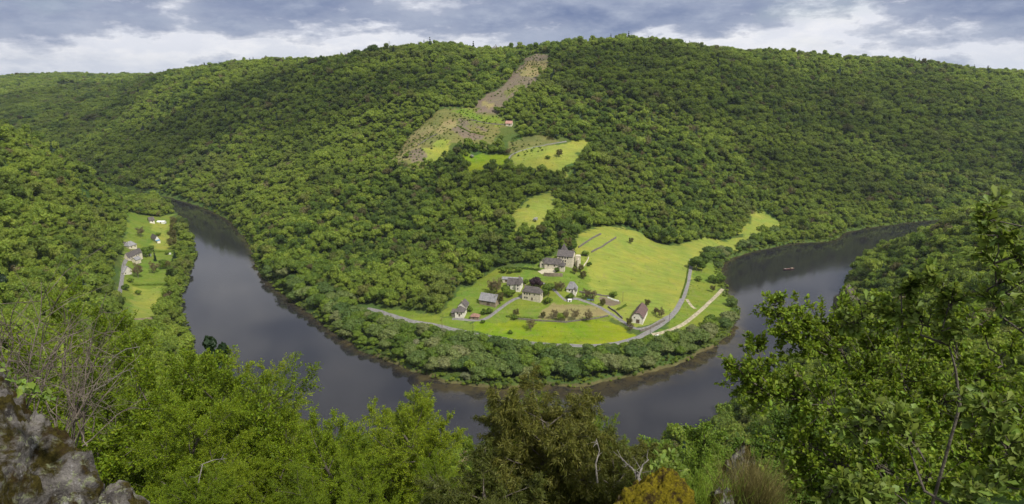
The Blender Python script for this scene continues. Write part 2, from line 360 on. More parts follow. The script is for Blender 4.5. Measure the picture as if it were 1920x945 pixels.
# ------------------------------------------------------------------ fields, painted by land cover
PALE, LUSH, GREEN, TAN, EARTH = 0, 1, 2, 3, 4
FIELDS = [
 (PALE, [(1075, 470), (1085, 440), (1120, 426), (1165, 428), (1200, 436), (1225, 453), (1260, 461), (1310, 450), (1345, 450), (1335, 475), (1302, 490), (1294, 520), (1282, 560), (1258, 592), (1215, 612), (1188, 618), (1150, 598), (1110, 575), (1085, 560), (1085, 530), (1100, 500)]),
 (PALE, [(1340, 455), (1385, 445), (1415, 400), (1440, 398), (1476, 424), (1452, 440), (1400, 460), (1350, 478), (1320, 480)]),
 (GREEN, [(1299, 500), (1318, 492), (1345, 500), (1352, 525), (1345, 545), (1372, 562), (1372, 590), (1335, 615), (1270, 634), (1232, 634), (1262, 596), (1288, 556)]),
 (LUSH, [(885, 606), (950, 595), (990, 597), (1060, 604), (1130, 596), (1152, 605), (1192, 632), (1150, 645), (1080, 649), (1010, 645), (940, 634), (890, 622)]),
 (GREEN, [(705, 578), (760, 584), (850, 597), (890, 606), (892, 622), (820, 612), (740, 596)]),
 (GREEN, [(825, 590), (850, 560), (905, 520), (930, 505), (1000, 500), (1040, 480), (1075, 465), (1100, 500), (1110, 560), (1150, 600), (1060, 603), (900, 605)]),
 (TAN, [(1005, 598), (1022, 580), (1040, 570), (1090, 569), (1128, 577), (1142, 590), (1100, 599), (1050, 602)]),
 (EARTH, [(1119, 560), (1130, 556), (1160, 566), (1158, 573), (1140, 572)]),
 (PALE, [(963, 425), (962, 405), (985, 375), (1010, 365), (1035, 358), (1042, 380), (1035, 405), (1000, 425)]),
 (PALE, [(955, 307), (965, 290), (1000, 280), (1040, 271), (1090, 266), (1106, 273), (1080, 300), (1060, 320), (1000, 312)]),
 (LUSH, [(872, 294), (900, 287), (952, 290), (952, 306), (930, 314), (878, 320)]),
 (5, [(955, 262), (1000, 256), (1042, 260), (1030, 271), (985, 281), (957, 282)]),
 (5, [(725, 306), (760, 265), (795, 235), (828, 204), (870, 202), (932, 213), (947, 235), (935, 258), (900, 266), (850, 262), (815, 284), (800, 300), (770, 312)]),
 (TAN, [(722, 308), (760, 265), (790, 240), (812, 240), (800, 262), (778, 275), (800, 295), (760, 312)]),
 (EARTH, [(836, 236), (862, 232), (885, 246), (905, 252), (900, 259), (870, 258), (850, 244)]),
 (EARTH, [(848, 218), (870, 222), (885, 236), (865, 232)]), (EARTH, [(893, 228), (912, 236), (926, 248), (910, 246)]),
 (EARTH, [(755, 292), (792, 285), (800, 298), (770, 308)]),
 (EARTH, [(885, 208), (905, 183), (942, 163), (962, 140), (982, 112), (1002, 101), (1034, 101), (1026, 128), (1002, 162), (962, 186), (936, 210)]),
 (GREEN, [(240, 398), (330, 398), (338, 440), (325, 500), (308, 560), (300, 622), (235, 630), (218, 560), (228, 500), (230, 450)]),
 (PALE, [(250, 540), (304, 538), (299, 562), (297, 596), (248, 598), (246, 570)]), (PALE, [(255, 605), (300, 602), (300, 622), (262, 628)]),
 (PALE, [(286, 418), (316, 418), (318, 470), (290, 470)]),
 (GREEN, [(828, 592), (868, 538), (884, 545), (855, 585)]),
 (EARTH, [(105, 160), (145, 157), (150, 166), (110, 170)]),
]
FIELDS += [(PALE, [(796, 291), (828, 264), (850, 267), (842, 280), (815, 294)]), (GREEN, [(836, 205), (880, 206), (930, 217), (943, 236), (900, 226), (860, 214)]), (TAN, [(820, 236), (845, 226), (850, 240), (825, 256)]), (TAN, [(984, 116), (1030, 112), (1022, 134), (1000, 146), (972, 142)]), (5, [(948, 172), (972, 158), (978, 166), (955, 184)]), (5, [(1000, 122), (1014, 118), (1008, 132)]), (TAN, [(905, 196), (925, 190), (920, 204)])]
FIELDS = [(k, [(u, v+12) for u, v in P]) for k, P in FIELDS if np.mean([q[1] for q in P]) < 432 and P[0][0] > 400 and P[0][0] < 1200 and k not in (EARTH, TAN)]+FIELDS
FW = [(k, world_poly(P)) for k, P in FIELDS]
def road_px(P, n=8): return np.array([ground(u, v)[:2] for u, v in smooth_poly(P, n)])
ROADS = {
 'main': ([(688, 579), (705, 583), (760, 600), (820, 612), (880, 625), (950, 637), (1020, 646), (1090, 649), (1140, 647), (1190, 636), (1228, 616), (1258, 594), (1277, 566), (1288, 535), (1293, 510), (1297, 488)], 3.8),
 'barn': ([(1062, 566), (1078, 560), (1100, 567), (1128, 578), (1150, 592), (1172, 606), (1186, 615), (1206, 617), (1228, 609), (1248, 597), (1262, 590)], 3.0),
 'upper': ([(1062, 566), (1050, 556), (1040, 545), (1025, 535), (1012, 530)], 2.2),
 'lane': ([(848, 598), (870, 600), (900, 601), (920, 593), (940, 578), (960, 564), (978, 557), (996, 545)], 2.9),
 'court': ([(1012, 512), (1025, 508), (1042, 510)], 6.0),
 'hill': ([(952, 306), (957, 293), (975, 284), (1005, 276), (1035, 270), (1062, 266)], 1.9),
 'left': ([(222, 560), (227, 535), (230, 515), (233, 495), (243, 480)], 2.6),
}
TRACKS = {
 'slip': ([(1222, 628), (1250, 622), (1280, 609), (1305, 590), (1325, 572), (1342, 556), (1355, 542)], 3.0),
 'spur': ([(1288, 562), (1296, 574), (1304, 580)], 2.6),
}
RW = {k: (road_px(P), w) for k, (P, w) in {**ROADS, **TRACKS}.items()}
nearv = (GY > 250) & (GY < 2600) & (np.abs(GX) < 1900)
NX, NY = GX[nearv], GY[nearv]
jit = 2.2
hw_ = 1+2.2*np.clip((NY-560)/150, 0, 1); NXj = NX + fbm(NX/(6*hw_), NY/(6*hw_), 5, 4)*jit*2*hw_; NYj = NY + fbm(NX/(6*hw_), NY/(6*hw_), 9, 4)*jit*2*hw_
cov = np.full(len(NX), -1, int)
for k, P in FW:
    lo = P.min(0)-5; hi = P.max(0)+5
    m = (NX > lo[0]) & (NX < hi[0]) & (NY > lo[1]) & (NY < hi[1])
    idx = np.nonzero(m)[0]; inn = pip(NXj[idx], NYj[idx], P); cov[idx[inn]] = k
drn = DR[nearv]
bankm = (drn > -40) & (drn < 1.2) & (GY[nearv] < 620) & (cov < 0)
COVC = np.zeros((GX.size, 4), np.float32)
C = np.zeros((len(NX), 3), np.float32)
pal = {-1: (.065, .100, .022), PALE: (.205, .235, .038), LUSH: (.160, .215, .010), GREEN: (.130, .180, .022), 5: (.135, .138, .042), TAN: (.22, .19, .08), EARTH: (.150, .120, .085)}
for k, c in pal.items(): C[cov == k] = c
C[bankm] = (.055, .070, .022); tipm = bankm & (NX > -90) & (NX < 190) & (NY < 420); C[tipm] = (.105, .095, .04)
base = np.tile(np.array(pal[-1], np.float32), (GX.size, 1)); base[nearv.ravel()] = C
isf = np.zeros(GX.size, np.float32); tmp = np.zeros(len(NX)); tmp[cov >= 0] = 1; isf[nearv.ravel()] = tmp
cov4 = np.concatenate([base, isf[:, None]], 1)

def ground_mat():
    m, t, o = new_mat('ground cover'); p = t.add('ShaderNodeBsdfPrincipled'); t.link(p.outputs[0], o.inputs[0])
    at = t.add('ShaderNodeAttribute', attribute_name='cover'); w = world_pos(t)
    a = t.noise(w, .035, 5, .6, .6); b = t.noise(w, .22, 4, .6, .3); c = t.noise(w, 1.4, 4, .65); mpx = t.add('ShaderNodeMapping'); mpx.inputs['Scale'].default_value = (.035, .30, .3); mpx.inputs['Rotation'].default_value = (0, 0, .5); t.link(w, mpx.inputs[0]); st = t.noise(mpx.outputs[0], 1.0, 4, .6, .4)
    hs = t.add('ShaderNodeHueSaturation'); t.link(at.outputs['Color'], hs.inputs['Color'])
    t.link(t.math('ADD', t.math('MULTIPLY', a, -.15), .575), hs.inputs['Hue'])
    val = t.math('ADD', t.math('ADD', t.math('MULTIPLY', a, .5), t.math('MULTIPLY', b, .55)), t.math('MULTIPLY', c, .45)); val = t.math('ADD', t.math('MULTIPLY', st, .62), t.math('MULTIPLY', val, .60))
    t.link(t.math('ADD', t.math('MULTIPLY', val, 1.35), .02), hs.inputs['Value'])
    f = t.ramp(b, [(.52, 0), (.68, 1)]); fa = t.math('MULTIPLY', t.math('MULTIPLY', f, .45), at.outputs['Alpha'])
    col = t.mix(fa, hs.outputs[0], (.17, .155, .06))
    t.link(col, p.inputs['Base Color']); p.inputs['Roughness'].default_value = .95; p.inputs['Specular IOR Level'].default_value = .1
    bu = t.add('ShaderNodeBump'); bu.inputs['Strength'].default_value = .9; bu.inputs['Distance'].default_value = .5
    t.link(t.math('ADD', c, t.math('MULTIPLY', b, 2)), bu.inputs['Height']); t.link(bu.outputs[0], p.inputs['Normal'])
    return m
nr, nc = GX.shape
I = np.arange(nr*nc).reshape(nr, nc)
F = np.stack([I[:-1, :-1], I[:-1, 1:], I[1:, 1:], I[1:, :-1]], -1).reshape(-1, 4)
V = np.stack([GX, GY, GZ], -1).reshape(-1, 3)
V = np.vstack([V, [[0, 0, h1(0, 3.01)]]]); cov4 = np.vstack([cov4, cov4[:1]])
me = mk_mesh('ground', V, F, ground_mat(), smooth=True, attr={'cover': ('POINT', cov4)})
g = link('ground', me); tag(g, kind='structure')

def water_mat():
    m, t, o = new_mat('river water'); p = t.add('ShaderNodeBsdfPrincipled'); t.link(p.outputs[0], o.inputs[0])
    w = world_pos(t); n = t.noise(w, .012, 3, .5, .5)
    at = t.add('ShaderNodeAttribute', attribute_name='depth'); sp = t.add('ShaderNodeSeparateColor'); t.link(at.outputs['Color'], sp.inputs[0])
    deep = t.mix(n, (.013, .013, .015), (.021, .020, .023))
    nn = t.noise(w, .12, 5, .65, .5)
    sh = t.math('MULTIPLY', sp.outputs[0], t.ramp(nn, [(.35, .1), (.65, 1)]))
    t.link(t.mix(sh, deep, (.085, .068, .028)), p.inputs['Base Color'])
    p.inputs['Roughness'].default_value = .06; p.inputs['IOR'].default_value = 1.33; p.inputs['Specular IOR Level'].default_value = .5
    b = t.add('ShaderNodeBump'); b.inputs['Strength'].default_value = .22; b.inputs['Distance'].default_value = .05
    patch = t.ramp(t.noise(w, .02, 4, .6, 1.0), [(.38, .25), (.62, 1)])
    t.link(t.math('MULTIPLY', t.noise(w, 1.1, 3, .6), patch), b.inputs['Height']); t.link(b.outputs[0], p.inputs['Normal'])
    return m
wx = np.arange(-1500, 2300, 5.0); wy = np.arange(220, 1700, 5.0); WX, WY = np.meshgrid(wx, wy)
dS = gsample(DR, WX.ravel(), WY.ravel())
shallow = np.clip(1+(dS+2)/22, 0, 1)
# the reed shallows off the tip of the peninsula
tipc = at_z(900, 712)[:2]
# only the inner bank is shallow
dI = dist_poly(WX.ravel(), WY.ravel(), innW, False)
shallow = np.clip(1-dI/np.where((WX.ravel() > -60) & (WX.ravel() < 170) & (WY.ravel() < 460), 26, 7), 0, 1)**1.3
I = np.arange(WX.size).reshape(WX.shape)
F = np.stack([I[:-1, :-1], I[:-1, 1:], I[1:, 1:], I[1:, :-1]], -1).reshape(-1, 4)
me = mk_mesh('river', np.stack([WX.ravel(), WY.ravel(), np.zeros(WX.size)], 1), F, water_mat(), attr={'depth': ('POINT', np.stack([shallow]*3, 1))})
tag(link('river', me), kind='structure')

# ------------------------------------------------------------------ roads
def ribbon(name, P, w, mat, lift=.14, kind='structure', edge=.0, prof=5):
    P = np.asarray(P, float); d = np.gradient(P, axis=0); L = np.linalg.norm(d, axis=1, keepdims=True); nrm = np.stack([-d[:, 1], d[:, 0]], 1)/np.maximum(L, 1e-6)
    for _ in range(2): nrm[1:-1] = (nrm[:-2]+nrm[1:-1]*2+nrm[2:])/4; nrm /= np.linalg.norm(nrm, axis=1, keepdims=True)
    offs = np.linspace(-.5, .5, prof)*w; V = []
    wob = fbm(np.arange(len(P))*.35, np.zeros(len(P)), 8, 3)*.25
    for i, (p, q) in enumerate(zip(P, nrm)):
        for o in offs:
            x, y = p+q*(o*(1+wob[i]*.3)); V.append((x, y, h1(x, y)+lift-(.10 if abs(o) > .49*w else 0)))
    V = np.array(V); k = prof; F = []
    for i in range(len(P)-1):
        for j in range(k-1): a = i*k+j; F.append((a, a+1, a+k+1, a+k))
    return tag(link(name, mk_mesh(name, V, np.array(F), mat, smooth=True)), kind=kind)
def resample(P, step):
    P = np.asarray(P, float); s = np.concatenate([[0], np.cumsum(np.linalg.norm(np.diff(P, axis=0), axis=1))]); n = max(2, int(s[-1]/step)+1)
    q = np.linspace(0, s[-1], n); return np.stack([np.interp(q, s, P[:, 0]), np.interp(q, s, P[:, 1])], 1)
M['asphalt'] = plain('worn asphalt', (.155, .148, .14), .9, .18, .6, c2=(.20, .19, .18))
M['dirt'] = plain('dirt track', (.26, .225, .14), .95, .35, .5, c2=(.34, .30, .20))
M['gravel'] = plain('gravel yard', (.42, .38, .27), .95, .2, .8)
for k, (P, w) in RW.items():
    P = resample(P, 2.0); P[1:-1] = (P[:-2]+2*P[1:-1]+P[2:])/4
    if k in ROADS:
        ribbon('road' if k in ('main', 'hill', 'left') else 'lane', P, w, M['gravel'] if k == 'court' else M['asphalt'], lift={'main': .16, 'barn': .13, 'upper': .155, 'lane': .12}.get(k, .14))
    else: ribbon('path', P, w, M['dirt'], lift=.10)
ROADPTS = np.vstack([resample(P, 2.0) for P, w in RW.values()])
# ------------------------------------------------------------------ crowns of leaf sprays
def ico(sub=1):
    t = (1+5**.5)/2
    V = np.array([(-1, t, 0), (1, t, 0), (-1, -t, 0), (1, -t, 0), (0, -1, t), (0, 1, t), (0, -1, -t), (0, 1, -t), (t, 0, -1), (t, 0, 1), (-t, 0, -1), (-t, 0, 1)], float)
    F = [(0, 11, 5), (0, 5, 1), (0, 1, 7), (0, 7, 10), (0, 10, 11), (1, 5, 9), (5, 11, 4), (11, 10, 2), (10, 7, 6), (7, 1, 8), (3, 9, 4), (3, 4, 2), (3, 2, 6), (3, 6, 8), (3, 8, 9), (4, 9, 5), (2, 4, 11), (6, 2, 10), (8, 6, 7), (9, 8, 1)]
    V /= np.linalg.norm(V[0]); V = [v for v in V]
    for _ in range(sub):
        G = []; mid = {}
        def m(a, b):
            k = (min(a, b), max(a, b))
            if k not in mid: p = V[a]+V[b]; V.append(p/np.linalg.norm(p)); mid[k] = len(V)-1
            return mid[k]
        for a, b, c in F: x, y, z = m(a, b), m(b, c), m(c, a); G += [(a, x, z), (b, y, x), (c, z, y), (x, y, z)]
        F = G
    return np.array(V), np.array(F)
def unit(a): return a/np.maximum(np.linalg.norm(a, axis=-1, keepdims=True), 1e-9)
def cards(r, P, N, size, aspect=1.0, jit=.6, fold=.25):
    """one bent four-corner spray per point; returns vertices, faces (two triangles), face count per card = 2"""
    n = len(P); N = unit(N + r.normal(0, jit, (n, 3))); a = unit(np.cross(N, r.normal(0, 1, (n, 3)))); b = np.cross(N, a)
    s = size*(r.uniform(.6, 1.35, (n, 1))); hx = a*s*.5; hy = b*s*.5*aspect
    k = r.uniform(-fold, fold, (n, 1))*s*N
    V = np.stack([P-hx*.9-hy*.5+k*.2, P+hx*.1-hy+k, P+hx+hy*.35-k*.3, P-hx*.2+hy+k], 1).reshape(-1, 3)
    i = np.arange(n)*4
    F = np.stack([np.stack([i, i+1, i+2], 1), np.stack([i, i+2, i+3], 1)], 1).reshape(-1, 3)
    return V, F
def crown_mesh(name, seed, mat, rx=4.5, rz=4.2, zc=6.0, lobes=9, leaves=520, size=.95, core=.80, lr=.48, jit=.6, dome=.3, cone=False):
    r = np.random.default_rng(seed); VV = []; FF = []; LV = []; off = 0
    cen = []
    for i in range(lobes):
        if cone:
            h = i/(lobes-1); rad = rx*(1-h)*.55; th = r.uniform(0, 6.28)
            cen.append((np.array([math.cos(th)*rad*.5, math.sin(th)*rad*.5, zc-rz+2*rz*h]), max(rx*(1-h)*.8, .35)*r.uniform(.85, 1.1)))
        else:
            th = i*2.4+r.uniform(-.4, .4); u = r.uniform(-.55, 1); rr = math.sqrt(max(0, 1-u*u))*r.uniform(.55, .75) if i else 0
            c = np.array([math.cos(th)*rr*rx, math.sin(th)*rr*rx, zc+u*rz*.6 if i else zc+rz*.2]); cen.append((c, rx*lr*r.uniform(.8, 1.2)*(1.25 if i == 0 else 1)))
    iv, if_ = ico(1)
    tot = sum(q*q for _, q in cen)
    for c, q in cen:
        n = max(8, int(leaves*q*q/tot)) if not cone else int(leaves/lobes*(.45+1.1*q/rx)); d = unit(r.normal(0, 1, (n, 3))); d[:, 2] = np.where(r.uniform(size=n) < dome, np.abs(d[:, 2]), d[:, 2]); d = unit(d)
        sc = np.array([1, 1, .85]); P = c + d*q*sc*r.uniform(.78, 1.12, (n, 1))
        V, F = cards(r, P, d, size, jit=jit); VV.append(V); FF.append(F+off); off += len(V)
        lv = np.repeat(np.stack([r.uniform(0, 1, n)*.8+r.uniform()*.2, r.uniform(0, 1, n), r.uniform(0, 1, n)], 1), 2, 0); LV.append(lv)
        if core:
            V = c + iv*q*sc*core*(1+.12*r.normal(0, 1, (len(iv), 1))); VV.append(V); FF.append(if_+off); off += len(V)
            LV.append(np.tile([[.30, .5, .5]], (len(if_), 1))+r.uniform(-.1, .1, (len(if_), 3)))
    return mk_mesh(name, np.vstack(VV), np.vstack(FF), mat, attr={'leaf': ('FACE', np.vstack(LV))})
def tube(pts, rad, k=5):
    """tapered tube along points"""
    pts = np.asarray(pts, float); n = len(pts); d = unit(np.gradient(pts, axis=0)); V = []; ref = np.array([.3, .2, .93])
    ang = np.arange(k)*2*math.pi/k
    for p, q, r_ in zip(pts, d, rad):
        a = np.cross(q, ref); a /= max(np.linalg.norm(a), 1e-6); b = np.cross(q, a)
        V.append(p + (np.cos(ang)[:, None]*a+np.sin(ang)[:, None]*b)*r_)
    V = np.vstack(V); F = []
    for i in range(n-1):
        for j in range(k): F.append((i*k+j, i*k+(j+1) % k, (i+1)*k+(j+1) % k, (i+1)*k+j))
    return V, np.array(F)
def join(parts):
    VV = []; FF = []; o = 0
    for V, F in parts: VV.append(V); FF.append(F+o); o += len(V)
    return np.vstack(VV), np.vstack(FF)
def trunk_mesh(name, seed, h, r0, spread, mat, limbs=6, top=.6):
    r = np.random.default_rng(seed); parts = []; hh = h*top
    pts = np.array([[r.normal(0, .12)*i*.3, r.normal(0, .12)*i*.3, hh*i/5-.6*(i == 0)] for i in range(6)]); parts.append(tube(pts, np.linspace(r0, r0*.35, 6), 7))
    for i in range(limbs):
        t = r.uniform(.35, 1); b = pts[min(5, int(t*5))]; th = i*2.4; e = b+np.array([math.cos(th)*spread, math.sin(th)*spread, h*r.uniform(.15, .4)])
        m = (b+e)/2+np.array([0, 0, h*.03]); parts.append(tube([b, m, e], [r0*.35, r0*.22, r0*.06], 5))
    V, F = join(parts); return mk_mesh(name, V, F, mat, smooth=True)

# ------------------------------------------------------------------ woodland
def hexpts(x0, x1, y0, y1, s, seed):
    r = np.random.default_rng(seed); nx = int((x1-x0)/s); ny = int((y1-y0)/(s*.87))
    X, Y = np.meshgrid(np.arange(nx), np.arange(ny)); x = x0+(X+.5*(Y % 2))*s; y = y0+Y*s*.87
    return (x+r.uniform(-.36, .36, x.shape)*s).ravel(), (y+r.uniform(-.36, .36, x.shape)*s).ravel()
def near_road(x, y, w=4.5):
    out = np.zeros(len(x), bool)
    for i in range(0, len(x), 4000):
        d = (x[i:i+4000, None]-ROADPTS[:, 0])**2+(y[i:i+4000, None]-ROADPTS[:, 1])**2; out[i:i+4000] = d.min(1) < w*w
    return out
BW_UP = world_poly([(640, 552), (705, 576), (830, 594), (885, 610), (885, 624), (820, 613), (740, 598), (700, 586), (640, 566)])
fx = []; fy = []; fs = []
for (r0, r1, s, sd_) in ((55, 620, 5.0, 1), (620, 1100, 4.8, 2), (1100, 1700, 5.8, 3), (1700, 4200, 13, 4)):
    x, y = hexpts(-.80*r1-60, .80*r1+60, 20, r1, s, sd_); rr = np.hypot(x, y)
    m = (rr >= r0) & (rr < r1) & (np.abs(np.arctan2(x, y)) < R(46)) & (y > 20); x = x[m]; y = y[m]; fx.append(x); fy.append(y); fs.append(np.full(len(x), s))
fx = np.concatenate(fx); fy = np.concatenate(fy); fs = np.concatenate(fs)
for k, P in FW:
    m = ~pip(fx, fy, P); fx = fx[m]; fy = fy[m]; fs = fs[m]
dS = gsample(DR, fx, fy); m = dS > 2.5; fx = fx[m]; fy = fy[m]; fs = fs[m]
m = ~near_road(fx, fy, 5.5); fx = fx[m]; fy = fy[m]; fs = fs[m]
fz = H(fx, fy)
p_ = ground(954, 236)[:2]; k_ = unit_ = p_/np.linalg.norm(p_); al = (fx-p_[0])*k_[0]+(fy-p_[1])*k_[1]; ac = np.abs(-(fx-p_[0])*k_[1]+(fy-p_[1])*k_[0]); m = ~((ac < 8) & (al > -55) & (al < 8)); fx, fy, fs = fx[m], fy[m], fs[m]; fz = H(fx, fy)
# river side of the road on the peninsula is planted tree by tree below
PEN = np.vstack([RW['main'][0], [ground(1330, 470)[:2]], [at_z(1480, 440)[:2]], innW[(innW[:, 0] < 260) & (innW[:, 1] < 720) & (innW[:, 0] > -230)][::-1]])
inpen = pip(fx, fy, PEN)
m = ~inpen; fx, fy, fs, fz = fx[m], fy[m], fs[m], fz[m]
m = visible(fx, fy, fz+14, 0.0); fx, fy, fs, fz = fx[m], fy[m], fs[m], fz[m]
print('woodland trees', len(fx))
SP = [crown_mesh('c%d' % i, 40+i, M['forest'], rx=4.6*a, rz=3.6*b, zc=6.2*c, lobes=l, leaves=760, size=.74, jit=.6, lr=.42, core=.72) for i, (a, b, c, l) in enumerate(((1, 1, 1, 9), (.85, 1.25, 1.15, 8), (1.1, .85, .9, 11), (.95, 1.05, 1.05, 7), (.8, 1.0, 1, 6), (1.05, 1, 1, 12)))]
FIR = crown_mesh('fir', 60, M['fir'], rx=4.4, rz=5.6, zc=6.4, lobes=8, leaves=420, size=.8, cone=True)
protos = [bpy.data.objects.new('crown_%d' % i, m_) for i, m_ in enumerate(SP+[FIR, crown_mesh('thin', 61, M['bud'], rx=3.6, rz=3.6, zc=6, lobes=7, leaves=330, size=.55, core=0)])]
def gn_forest(name, pts, rot, scl, idx, label):
    me = bpy.data.meshes.new(name); me.vertices.add(len(pts)); me.vertices.foreach_set('co', np.asarray(pts, np.float32).ravel())
    for nm, ty, arr in (('rotz', 'FLOAT', rot), ('scl', 'FLOAT_VECTOR', scl), ('kindx', 'INT', idx)):
        a = me.attributes.new(nm, ty, 'POINT'); a.data.foreach_set('vector' if ty == 'FLOAT_VECTOR' else 'value', np.asarray(arr).ravel())
    o = link(name, me); ng = bpy.data.node_groups.new(name, 'GeometryNodeTree')
    ng.interface.new_socket('Geometry', in_out='INPUT', socket_type='NodeSocketGeometry'); ng.interface.new_socket('Geometry', in_out='OUTPUT', socket_type='NodeSocketGeometry')
    N = ng.nodes; L = ng.links; gi = N.new('NodeGroupInput'); go = N.new('NodeGroupOutput'); ip = N.new('GeometryNodeInstanceOnPoints')
    jn = N.new('GeometryNodeJoinGeometry')
    for p in protos[::-1]:
        oi = N.new('GeometryNodeObjectInfo'); oi.inputs['Object'].default_value = p; oi.inputs['As Instance'].default_value = True; L.new(oi.outputs['Geometry'], jn.inputs[0])
    def att(nm, dt):
        a = N.new('GeometryNodeInputNamedAttribute'); a.data_type = dt; a.inputs[0].default_value = nm; return [s for s in a.outputs if s.enabled and s.name == 'Attribute'][0]
    cx = N.new('ShaderNodeCombineXYZ'); L.new(att('rotz', 'FLOAT'), cx.inputs[2])
    L.new(gi.outputs[0], ip.inputs['Points']); L.new(jn.outputs[0], ip.inputs['Instance']); ip.inputs['Pick Instance'].default_value = True
    L.new(att('kindx', 'INT'), ip.inputs['Instance Index']); L.new(cx.outputs[0], ip.inputs['Rotation']); L.new(att('scl', 'FLOAT_VECTOR'), ip.inputs['Scale'])
    L.new(ip.outputs[0], go.inputs[0]); md = o.modifiers.new('woodland', 'NODES'); md.node_group = ng
    return tag(o, label, 'woodland', kind='stuff')
r = np.random.default_rng(11); N_ = len(fx)
frot = r.uniform(0, 6.28, N_); q = fs/7.4*np.exp(r.normal(-.06, .32, N_))*np.where(r.uniform(size=N_) < .06, 1.35, 1)*(.88+.35*vnoise(fx/60, fy/60, 4))
fscl = np.stack([q, q, np.minimum(q, 1.5)*r.uniform(.9, 1.3, N_)], 1); fidx = r.integers(0, 6, N_)
fidx[r.uniform(size=N_) < .02*(.3+2*vnoise(fx/90, fy/90, 14))] = 7; conp = r.uniform(size=N_) < np.where(fz > 165, .02, .010); fidx[conp] = 6
fpts = np.stack([fx, fy, fz-.8], 1)
# near slope trees must stay well below the river view: keep the young scrub low close to the cliff
PR = project(np.stack([fx, fy, fz+12], 1))
low = (fy < 170) & (np.abs(fx) < 130) & (PR[:, 1] < 900)
fscl[low] *= .55
regs = {
 'left': ('dense green woodland covering the steep left valley flank', (fx < -150) & (fy < 900) & (gsample(DR, fx, fy) > 0) & (fx < -210-(fy-400)*.35)),
}
azf = np.degrees(np.arctan2(fx, fy)); rrf = np.hypot(fx, fy)
dOut = dist_poly(fx, fy, outW, False); dInn = dist_poly(fx, fy, innW, False)
side = pip(fx, fy, np.vstack([outW, [[4000, 900], [4000, -100], [-4000, -100], [-4000, 1000]]]))
regL = side & (azf < -20); regR = side & (azf > 16); regN = side & ~regL & ~regR
regF = ~side & (rrf > 1650); regM = ~side & ~regF
for nm, m, lb in (('woodland', regL, 'dense green wood on the steep left flank above the riverside gardens'), ('woodland', regR, 'dense green wood on the right shoulder falling to the river'),
                  ('woodland', regN, 'scrub wood on the cliff slope just below the viewpoint'), ('woodland', regM, 'broadleaf forest covering the big hill inside the river bend'),
                  ('woodland', regF, 'far dark forest on the plateau along the left skyline')):
    if m.sum(): gn_forest(nm, fpts[m], frot[m], fscl[m], fidx[m], lb)

# ------------------------------------------------------------------ clouds added high outside the view, placed to throw patches of shade
def shade_cloud_mat():
    m, t, o = new_mat('shade_cloud'); d = t.add('ShaderNodeBsdfDiffuse'); d.inputs[0].default_value = (.85, .87, .92, 1); tr = t.add('ShaderNodeBsdfTranslucent'); tr.inputs[0].default_value = (.85, .87, .92, 1)
    a = t.add('ShaderNodeMixShader'); a.inputs[0].default_value = .6; t.link(d.outputs[0], a.inputs[1]); t.link(tr.outputs[0], a.inputs[2])
    p = t.add('ShaderNodeBsdfTransparent'); b = t.add('ShaderNodeMixShader'); b.inputs[0].default_value = .32
    t.link(p.outputs[0], b.inputs[1]); t.link(a.outputs[0], b.inputs[2]); t.link(b.outputs[0], o.inputs[0]); return m
CM = shade_cloud_mat(); from mathutils import noise as mn_
iv5, if5 = ico(4)
for i, (u, v, y, rx_, ry_) in enumerate(((80, 230, 1600, 330, 380), (190, 290, 1120, 190, 150), (480, 190, 1120, 170, 110), (1330, 160, 980, 230, 120), (1800, 240, 1080, 230, 180), (690, 150, 930, 110, 70), (1560, 330, 860, 120, 60), (960, 330, 660, 60, 34))):
    c = at_y(u, v, y); k = (1050-c[2])/sdir.z; c = c+np.array(sdir)*k; V = []
    for q in iv5:
        n_ = mn_.fractal(Vector(q)*1.6+Vector((i*5.1, 0, 0)), .9, 2.0, 5)*.45; V.append(q*(1+n_)*np.array([rx_, ry_, 55 if q[2] > 0 else 18]))
    o = link('shade_cloud', mk_mesh('shade_cloud', V, if5, CM, smooth=True)); o.location = tuple(c); tag(o, 'grey-white cloudlike puff added out of view to shade the hills', 'shade_cloud', 'clouds added out of view for shade', 'structure')

# ------------------------------------------------------------------ low scrub dotted over the rough clearings
sx, sy = hexpts(-420, 320, 560, 1150, 4.2, 77); keep = np.zeros(len(sx), bool); rs = np.random.default_rng(78)
for k, P in FW:
    if k in (3, 4, 5): keep |= pip(sx, sy, P) & (rs.uniform(size=len(sx)) < {3: .42, 4: .22, 5: .40}[k]*np.clip(.2+2.2*vnoise(sx/28, sy/28, 6)**2, 0, 2))
sx, sy = sx[keep], sy[keep]; m = ~near_road(sx, sy, 3); sx, sy = sx[m], sy[m]; ns = len(sx); q = rs.uniform(.09, .30, ns)
gn_forest('undergrowth', np.stack([sx, sy, H(sx, sy)-q*1.5], 1), rs.uniform(0, 6.28, ns), np.stack([q, q, q*.8], 1), rs.integers(0, 6, ns), 'low scrub dotted over the brown clearings on the hill')
bpy.data.objects['undergrowth']['category'] = 'scrub'

